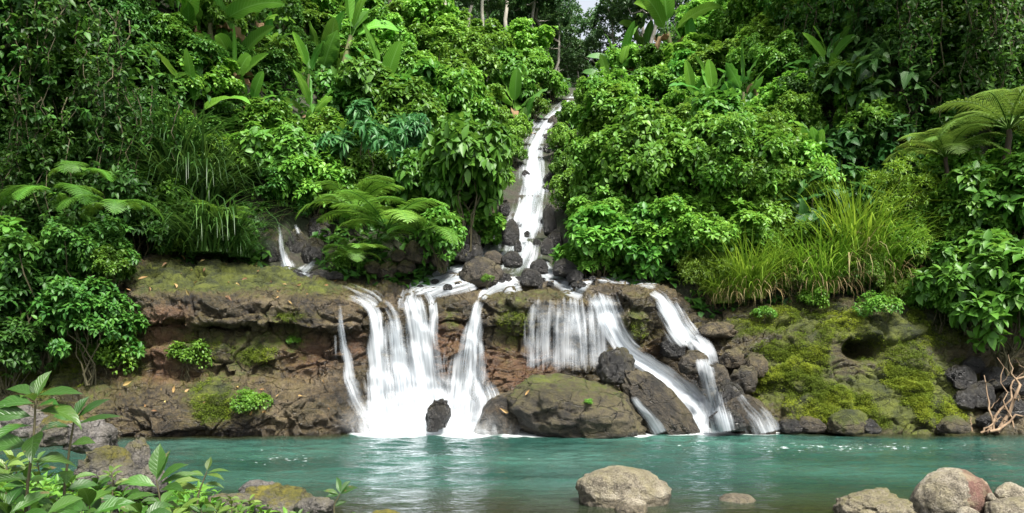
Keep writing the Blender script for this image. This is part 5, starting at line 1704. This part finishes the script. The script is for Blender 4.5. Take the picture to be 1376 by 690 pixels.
# undergrowth: leaves creeping over the forest floor -------------------
gu = np.random.default_rng(9)
n = 26000
UX = gu.uniform(-24, 27, n)
UY = 20.9 + 34 * gu.uniform(0, 1, n) ** 1.3
ax = np.interp(UY, BY, AX)
k = np.abs(UX - ax) > np.interp(UY, [21, 24, 30, 43, 60], [3.0, 1.5, 1.0, 0.8, 0.8])
upx = 688 + UX / UY * F
k &= ~((upx > 355) & (upx < 428) & (UY < 24.5))
UX, UY = UX[k], UY[k]
UP = np.stack([UX, UY, H(UX, UY) + gu.uniform(0.02, 0.5, len(UX))], -1)
ub = MB()
rosette(ub, UP, norm(gu.normal(0, 0.5, UP.shape) + np.array([0, -0.4, 0.8])), 3, 1.1, 0.34, 0.2, LO, gu, droop=0.3)
tag(link('undergrowth', ub.mesh('undergrowth', M['dark'])), 'low dark green creepers covering the forest floor', kind='stuff')

# moss tufts standing on the rock where it is mossiest -----------------
mp_ = (moss > 0.45) & (BW[..., 2] > 0.12) & ((pxg > 930) | (pyg > 420))
idx = np.argwhere(mp_)
wgt_ = moss[mp_] ** 2 * np.clip(0.35 + fbm(BW[mp_] * 1.3, 4, 70) * 2.6, 0.0, 1)
sel = idx[gu.choice(len(idx), 26000, p=wgt_ / wgt_.sum())]
MP = BW[sel[:, 0], sel[:, 1]] + gu.normal(0, 0.02, (len(sel), 3))
MN = nb[sel[:, 0], sel[:, 1]]
mbm = MB()
lvb = np.clip(0.5 + 1.3 * fbm(MP * 1.1, 3, 71), 0, 1)
rosette(mbm, MP, norm(MN * 0.7 + np.array([0, -0.1, 0.6])), 5, 0.85, 0.036, 0.022, LO, gu, droop=0.15, lvb=lvb)
tag(link('moss', mbm.mesh('moss', M['moss'])), 'yellow green moss growing on the rocks', kind='stuff')

# herbs on the ledge and slope -----------------------------------------
hk = dict(cat='plant', name='herb')
for (kit, px, py, h, lb) in [
        ('herb', 252, 494, 40, 'small leafy herb tufted in the crevice under the left slab'), ('herb', 272, 440, 16, 'tiny herb under the left slab edge'), ('herb', 335, 552, 34, 'small herb in the cleft of the lower left ledge'),
        ('herb', 148, 500, 60, 'leafy herb clump at the left end of the crevice'), ('herb', 300, 350, 30, 'low herb at the back of the mossy ledge top'), ('herb', 240, 345, 32, 'fresh green herb at the back left of the ledge top'), ('herb', 470, 366, 32, 'bright herb by the stones of the side fall'),
        ('herb', 655, 380, 14, 'tiny green herb on the flat topped stream boulder'),
 ('herb', 1130, 385, 44, 'herb clump at the foot of the tallest grass'), ('herb', 1090, 415, 30, 'small herb on the upper mossy slope'), ('herb', 1025, 430, 22, 'small herb among the broken rocks'),
        ('herb', 1180, 425, 36, 'herb clump above the dark hollow'), ('herb', 790, 545, 10, 'tiny herb on the largest boulder'), ('herb', 1245, 410, 40, 'herb clump at the right end of the slope top'), ('herb', 395, 462, 12, 'tiny herb on the reddish part of the left ledge'), ('herb', 985, 400, 34, 'herb clump under the short grass')]:
    h_, n_ = hit(px, py, BV_ALL)
    if h_ is None: continue
    plant(kit, h_, h * h_.y / F / (0.62 if kit == 'herb' else 1.0), label=lb, sz=1.0 if kit == 'herb' else 0.7, **hk)

# fallen leaves on the ledge ----------------------------------------------
lt_ = [leaf_grid(5, prof_lance, 0.35, dd, 1) for dd in (0.3, -0.4, 0.6)]
LM = []
for i in range(3):
    mb = MB()
    scatter(mb, np.zeros((1, 3)), np.array([[1.0, 0, 0]]), np.array([[0, 0, 1.0]]), [0.26], [0.10], lt_[i], np.array([0.25 + 0.35 * i]))
    LM.append(mb.mesh('fallen_leaf', M['litter']))
gl_ = np.random.default_rng(31)
spots_ = [(207, 404), (218, 391), (236, 388), (198, 387), (256, 398), (318, 381), (325, 377), (345, 366), (232, 370), (262, 384), (233, 529), (255, 525), (193, 549), (165, 519), (282, 512), (203, 553), (185, 377), (172, 430), (410, 397), (392, 410), (320, 523), (345, 541), (358, 552), (190, 355), (275, 361), (706, 533), (682, 554), (225, 355), (248, 351), (372, 391), (303, 400)]
spots_ += [(gl_.uniform(170, 480), gl_.uniform(350, 400)) for _ in range(22)] + [(gl_.uniform(150, 450), gl_.uniform(506, 560)) for _ in range(14)]
for i, (px, py) in enumerate(spots_):
    h_, n_ = hit(px, py, BV_ALL)
    if h_ is None or n_ is None: continue
    o = link('fallen_leaf', LM[i % 3])
    o.location = h_ + n_ * 0.035
    o.rotation_euler = (n_.to_track_quat('Z', 'Y').to_matrix() @ Matrix.Rotation(gl_.uniform(0, 6.28), 3, 'Z')).to_euler()
    s = gl_.uniform(0.55, 1.25) * 0.75 if i < 31 else gl_.uniform(0.25, 0.55)
    o.scale = (s, s, s)
    tag(o, 'yellow brown fallen leaf lying on the left rock ledge' if px < 600 else 'yellow fallen leaf stuck to the low wet slab', 'fallen leaf', 'fallen leaves on the rocks' if px < 600 else 'fallen leaves on the wet slab')

# dry branches at the right ----------------------------------------------
db = [((1325, 582, 17.4), (1378, 492, 18.4), 0.06), ((1340, 582, 17.3), (1395, 470, 18.0), 0.08), ((1335, 578, 17.2), (1322, 505, 17.8), 0.045), ((1330, 580, 17.1), (1400, 545, 17.3), 0.06), ((1318, 582, 17.3), (1345, 560, 17.2), 0.05), ((1362, 575, 17.2), (1340, 480, 18.3), 0.03), ((1306, 580, 17.3), (1304, 560, 17.4), 0.035)]
for i, (a, b, r) in enumerate(db):
    g = np.random.default_rng(900 + i)
    r *= 0.6
    p0, p1 = at(*a), at(*b)
    p = bend_line(p0, p1, 9, 0.05, 0, g)
    root = link('dry_branch', MB().add(*tube(p - p0, np.linspace(r, r * 0.35, 9), 8)).mesh('dry_branch', M['dead_wood']))
    root.location = p0
    L = np.linalg.norm(p1 - p0)
    for k in range(3):
        q = p[3 + k * 2] - p0
        e = q + norm(g.normal(0, 1, 3) + np.array([0, 0, 0.6])) * L * 0.25
        link('twig', MB().add(*tube(bend_line(q, e, 5, 0.12, 0, g), np.linspace(r * 0.45, r * 0.1, 5), 6)).mesh('twig', M['dead_wood']), root)
    tag(root, ['bleached branch leaning up out of the rubble', 'thickest pale branch at the right edge', 'upright bare branch left of the branch tangle', 'low branch lying towards the right edge', 'short forked branch at the waterline', 'thin branch crossing behind the tangle', 'stub of wood standing at the waterline'][i], 'branch')


# ------------------------------------------------------------------ foreground plants on the near bank
def herb_plant(name, base, tips, leaves, label, mat='lance', seed=0, cat='plant', stem_r=0.008):
    """a stem from base through tips; leaves = (t along stem, azimuth deg, elevation deg, length, width, bend deg)"""
    g = np.random.default_rng(seed)
    root = bpy.data.objects.new(name, None)
    COL.objects.link(root)
    root.location = base
    root.empty_display_size = 0.1
    pts = np.array([[0, 0, -0.1]] + [list(np.array(t) - base) for t in tips])
    s = np.linspace(0, len(pts) - 1, 12)
    pts = np.stack([np.interp(s, np.arange(len(pts)), pts[:, c]) for c in range(3)], -1)
    pts[1:-1] = (pts[:-2] + 2 * pts[1:-1] + pts[2:]) / 4
    link('stem', MB().add(*tube(pts, np.linspace(stem_r, stem_r * 0.5, 12), 8)).mesh('stem', M['twig']), root)
    for (t, az, el, L, W, bd) in leaves:
        L, W = (L * 0.74, W * 0.72) if seed < 3 else (L * 0.92, W * 0.9)
        V, Fc, A = blade_leaf(g, L, W, rad(el), rad(bd), n=14, half=3, pet=0.08, prof=prof_lance, fold=0.3, wave=0.025, twist=g.normal(0, 0.25), roll=0.65 * math.cos(rad(az)) + g.normal(0, 0.15))
        V = rotz(V, rad(az))
        p = np.array([np.interp(t, np.linspace(0, 1, 12), pts[:, c]) for c in range(3)])
        link('leaf', MB().add(V + p, Fc, A).mesh('lance_leaf', M[mat]), root)
    return tag(root, label, cat)


def whorl(g, n, t0, t1, L, W, el=(10, 50), bd=(20, 60), az0=0.0):
    return [(t0 + (t1 - t0) * k / max(1, n - 1), az0 + k * 137.5 + g.normal(0, 12), g.uniform(*el) + 20 * k / n, L * g.uniform(0.8, 1.15) * (1.0 - 0.35 * k / n), W * g.uniform(0.85, 1.1) * (1.0 - 0.3 * k / n), g.uniform(*bd)) for k in range(n)]


gh = np.random.default_rng(64)
b = at(30, 730, 3.3)
herb_plant('leafy_plant', b, [at(36, 660, 3.3), at(46, 585, 3.3), at(48, 532, 3.3)],
           [(0.97, 70, 70, 0.20, 0.085, 30), (1.0, -5, 12, 0.30, 0.07, 25), (0.99, 165, 25, 0.24, 0.085, 40), (0.93, 190, 10, 0.26, 0.10, 50), (0.9, -25, 18, 0.22, 0.075, 30), (0.86, -10, 12, 0.36, 0.10, 75), (0.82, 200, 12, 0.30, 0.10, 45), (0.75, 250, 5, 0.28, 0.10, 60),
            (0.68, -60, -5, 0.30, 0.13, 60), (0.6, 185, 10, 0.34, 0.12, 50), (0.5, 20, 10, 0.26, 0.09, 50), (0.4, 230, 15, 0.28, 0.10, 50), (0.98, 120, 50, 0.18, 0.07, 30), (0.95, 280, 30, 0.2, 0.08, 50)],
           'tall leafy plant with long green leaves at the lower left edge', seed=1)
b = at(82, 730, 3.5)
herb_plant('leafy_plant', b, [at(86, 660, 3.5), at(93, 605, 3.5), at(100, 563, 3.5)],
           [(1.0, 60, 65, 0.17, 0.085, 25), (0.99, 20, 40, 0.24, 0.06, 20), (0.93, 5, 18, 0.31, 0.06, 20), (0.97, 175, 30, 0.15, 0.08, 45), (0.9, 230, 20, 0.2, 0.08, 60), (0.72, 5, 20, 0.16, 0.07, 40), (0.6, 190, 12, 0.2, 0.08, 60), (0.5, 300, 0, 0.2, 0.08, 50), (0.35, 40, 20, 0.2, 0.08, 40), (0.98, 285, 30, 0.16, 0.07, 60)],
           'second tall leafy plant with a pale stem right of the first', seed=2)
b = at(222, 700, 4.4)
herb_plant('leafy_plant', b, [at(215, 670, 4.4), at(210, 645, 4.4)],
           [(1.0, 100, 75, 0.24, 0.11, 15), (0.95, 60, 70, 0.22, 0.09, 20), (0.9, 0, 45, 0.24, 0.07, 35), (0.8, 190, 25, 0.24, 0.09, 50), (0.7, 330, 20, 0.26, 0.08, 40), (0.6, 210, 5, 0.26, 0.09, 50), (0.85, 20, 25, 0.28, 0.06, 35)],
           'bright plant with broad upright leaves by the near water', 'lance', 3)
b = at(262, 700, 4.8)
herb_plant('leafy_plant', b, [at(266, 665, 4.8), at(278, 634, 4.8)],
           [(1.0, 90, 60, 0.12, 0.05, 20), (0.97, 0, 15, 0.17, 0.04, 30), (0.93, 340, 5, 0.17, 0.04, 40), (0.9, 180, 20, 0.14, 0.05, 40), (0.8, 195, 10, 0.22, 0.06, 40), (0.7, 10, 10, 0.16, 0.05, 50), (0.6, 170, 15, 0.24, 0.06, 40)],
           'slim pale plant with narrow leaves beside the bright upright one', 'lance_pale', 4)
b = at(452, 700, 6.0)
herb_plant('leafy_plant', b, [at(448, 680, 6.0), at(457, 664, 6.0)],
           [(1.0, 120, 60, 0.17, 0.06, 20), (0.99, 40, 55, 0.15, 0.06, 25), (0.97, 10, 30, 0.17, 0.06, 25), (0.96, 180, 25, 0.15, 0.055, 30), (0.95, 200, 10, 0.12, 0.05, 40), (0.5, 20, 30, 0.12, 0.06, 30)],
           'small sprout with a rosette of leaves beside the near water', 'lance', 5)
low = [(120, 690, 3.4, 0.24, 0.11, 'lance', 'low plant with one big heart like leaf at the bottom edge'), (60, 705, 2.9, 0.22, 0.09, 'lance', 'low dark leafed plant between the two tall leafy plants'), (10, 690, 3.2, 0.24, 0.09, 'lance', 'low plant at the bottom left corner'),
       (165, 680, 3.7, 0.22, 0.07, 'lance', 'low plant with slender leaves under the bank rocks'), (190, 705, 3.6, 0.24, 0.08, 'lance', 'low plant left of the bright upright one'), (245, 710, 4.4, 0.20, 0.07, 'lance_pale', 'pale low plant right of the bright upright one'), (290, 705, 5.0, 0.20, 0.05, 'lance_pale', 'pale narrow leaved tuft by the water'),
       (320, 705, 5.4, 0.16, 0.045, 'lance_pale', 'yellow green tuft left of the mossy near rock'), (335, 690, 5.9, 0.14, 0.04, 'lance_pale', 'small yellow tuft growing on the mossy near rock'), (480, 705, 6.2, 0.16, 0.05, 'lance', 'low tuft right of the small sprout'), (400, 712, 5.8, 0.14, 0.045, 'lance_pale', 'low yellow tuft left of the small sprout'), (20, 630, 4.4, 0.22, 0.06, 'lance_pale', 'pale tuft in the shade of the first tall plant'), (95, 665, 4.2, 0.18, 0.06, 'lance', 'dark tuft behind the second tall plant'), (150, 655, 4.3, 0.12, 0.035, 'lance_pale', 'wispy tuft in front of the bank rocks'), (215, 690, 4.0, 0.18, 0.07, 'lance', 'leafy tuft at the foot of the bright upright plant')]
low += [(35, 672, 3.6, 0.15, 0.06, 'lance', 'small dark plant left of the first tall stem'), (75, 688, 3.4, 0.14, 0.06, 'lance', 'small dark plant between the two tall stems'), (110, 700, 3.1, 0.15, 0.065, 'lance', 'small broad leaved plant under the second tall stem'),
        (150, 700, 3.3, 0.14, 0.05, 'lance', 'small plant right of the second tall stem at the bottom edge'), (8, 650, 4.0, 0.16, 0.055, 'lance_pale', 'pale plant at the left edge above the bottom corner'), (50, 640, 4.4, 0.14, 0.05, 'lance', 'small plant in front of the left edge stones'),
        (130, 675, 4.0, 0.13, 0.045, 'lance', 'small plant below the lichen covered rock'), (232, 705, 3.9, 0.14, 0.05, 'lance_pale', 'pale sprig under the bright upright plant'), (270, 700, 4.3, 0.13, 0.04, 'lance', 'small sprig under the slim pale plant'), (310, 690, 5.2, 0.12, 0.035, 'lance_pale', 'yellowish sprig at the edge of the near water')]
for i, (px, py, Y, L, W, mt, lb) in enumerate(low):
    g = np.random.default_rng(70 + i)
    b = at(px, py, Y)
    b[2] = min(b[2], float(H(b[0], b[1])) + 0.15)
    herb_plant('low_plant', b, [b + np.array([0.01, 0, 0.05]), b + np.array([0.0, 0, max(0.10, at(px, py - 12, Y)[2] - b[2])])], whorl(g, 11, 0.25, 1.0, L, W, (0, 45), (25, 70), g.uniform(0, 360)), lb, mt, 80 + i, stem_r=0.006)
# sprigs of ground cover on the bank
gb = np.random.default_rng(15)
n = 2600
QX, QY = gb.uniform(-4.6, -0.9, n), gb.uniform(2.0, 6.6, n)
QZ = H(QX, QY)
k = QZ > 0.12
QP = np.stack([QX, QY, QZ + gb.uniform(0.0, 0.07, n)], -1)[k]
QP = QP[:1500]
qb = MB()
rosette(qb, QP, norm(gb.normal(0, 0.45, QP.shape) + np.array([0, 0, 1.0])), 4, 0.95, 0.085, 0.034, LA, gb, droop=0.15)
tag(link('bank_groundcover', qb.mesh('bank_groundcover', M['mid'])), 'small green sprigs covering the near bank', kind='stuff')

# ------------------------------------------------------------------ labels of the filler bushes: look, then the nearest thing one can find
LOOK = {'broad': 'bush with drooping broad leaves', 'small': 'pale yellow green small leaved bush', 'mid': 'mid green bush', 'dark': 'dark green bush', 'heart': 'large leaved creeper', 'palmate': 'hand leaved shrub', 'feather': 'feathery shrub'}
MARKS = [(720, 170, 'the top of the cascade'), (712, 250, 'the middle of the cascade'), (690, 350, 'the foot of the cascade'), (455, 50, 'the scorched tall banana plant'), (520, 105, 'the wide spread banana plant'), (268, 135, 'the shaded banana plant'), (285, 20, 'the dark top left banana plant'), (690, 125, 'the cascade side banana plant'),
         (826, 68, 'the reddish banana plant'), (912, 35, 'the shredded tall banana plant'), (1000, 105, 'the backlit banana plant'), (1112, 72, 'the single leaved banana plant'), (1092, 172, 'the dark banana plant'), (1340, 160, 'the right edge tree fern'), (480, 260, 'the arching ferns'), (110, 270, 'the hanging ferns'), (1010, 350, 'the straw skirted grass'), (1140, 300, 'the tallest grass'), (495, 195, 'the hand leaved shrub'), (640, 230, 'the largest drooping bush'), (380, 330, 'the little side fall'), (275, 290, 'the dark drooping grass'), (1180, 120, 'the heart leaved climber'), (890, 220, 'the big pale bushes'), (40, 60, 'the left edge vines'), (1300, 30, 'the upper right vines'), (680, 30, 'the white far trunks'), (590, 60, 'the left far ridge'), (1330, 400, 'the rubble at the right edge'), (40, 440, 'the left end of the ledge')]
seen = {}
for (o, kit, px, py) in PLANTS:
    if 'label' in o: continue
    m = min(MARKS, key=lambda q: (q[0] - px) ** 2 + 1.6 * (q[1] - py) ** 2)
    dx, dy = px - m[0], py - m[1]
    far_ = math.hypot(dx, dy) > 60
    where = ('right of' if dx > 0 else 'left of') if abs(dx) > abs(dy) * 1.15 else ('below' if dy > 0 else 'above')
    lb = '%s %s %s %s' % (LOOK[kit], 'well' if far_ else 'close', where, m[2])
    seen.setdefault(lb, []).append(o)
for lb, os_ in seen.items():
    if len(os_) == 2 and abs(os_[0].scale[0] - os_[1].scale[0]) > 0.12 * os_[0].scale[0]:
        a, b = sorted(os_, key=lambda q: q.scale[0])
        a['label'] = 'smaller ' + lb
        b['label'] = 'larger ' + lb
        for q in os_: q['group'] = 'bushes of the hillside thicket'
    else:
        for q in os_:
            q['label'] = lb
            q['group'] = 'bushes of the hillside thicket' if len(os_) == 1 else 'bushes: ' + lb

# ------------------------------------------------------------------ leave out the filler bushes the photo shows nothing of
bpy.context.view_layer.update()
dg = bpy.context.evaluated_depsgraph_get()
hits = {}
for a in np.arange(4, 1376, 6.0):
    for b_ in np.arange(2, 480, 5.0):
        d = Vector(((a - 688) / F, 1.0, -(b_ - HZ) / F)).normalized()
        ok, _p, _n, _i, ob, _m = SC.ray_cast(dg, CAMP, d, distance=130)
        if ok and ob.parent: hits[ob.parent.name] = hits.get(ob.parent.name, 0) + 1
bushes = sorted([o for (o, kit, px, py) in PLANTS if o.name.startswith('bush')], key=lambda o: -hits.get(o.name, 0))
print('bushes', len(bushes), 'seen', sum(1 for o in bushes if hits.get(o.name, 0) > 0))
for i, o in enumerate(bushes):
    if hits.get(o.name, 0) < 1 or i >= 296:
        for c in list(o.children): bpy.data.objects.remove(c)
        bpy.data.objects.remove(o)
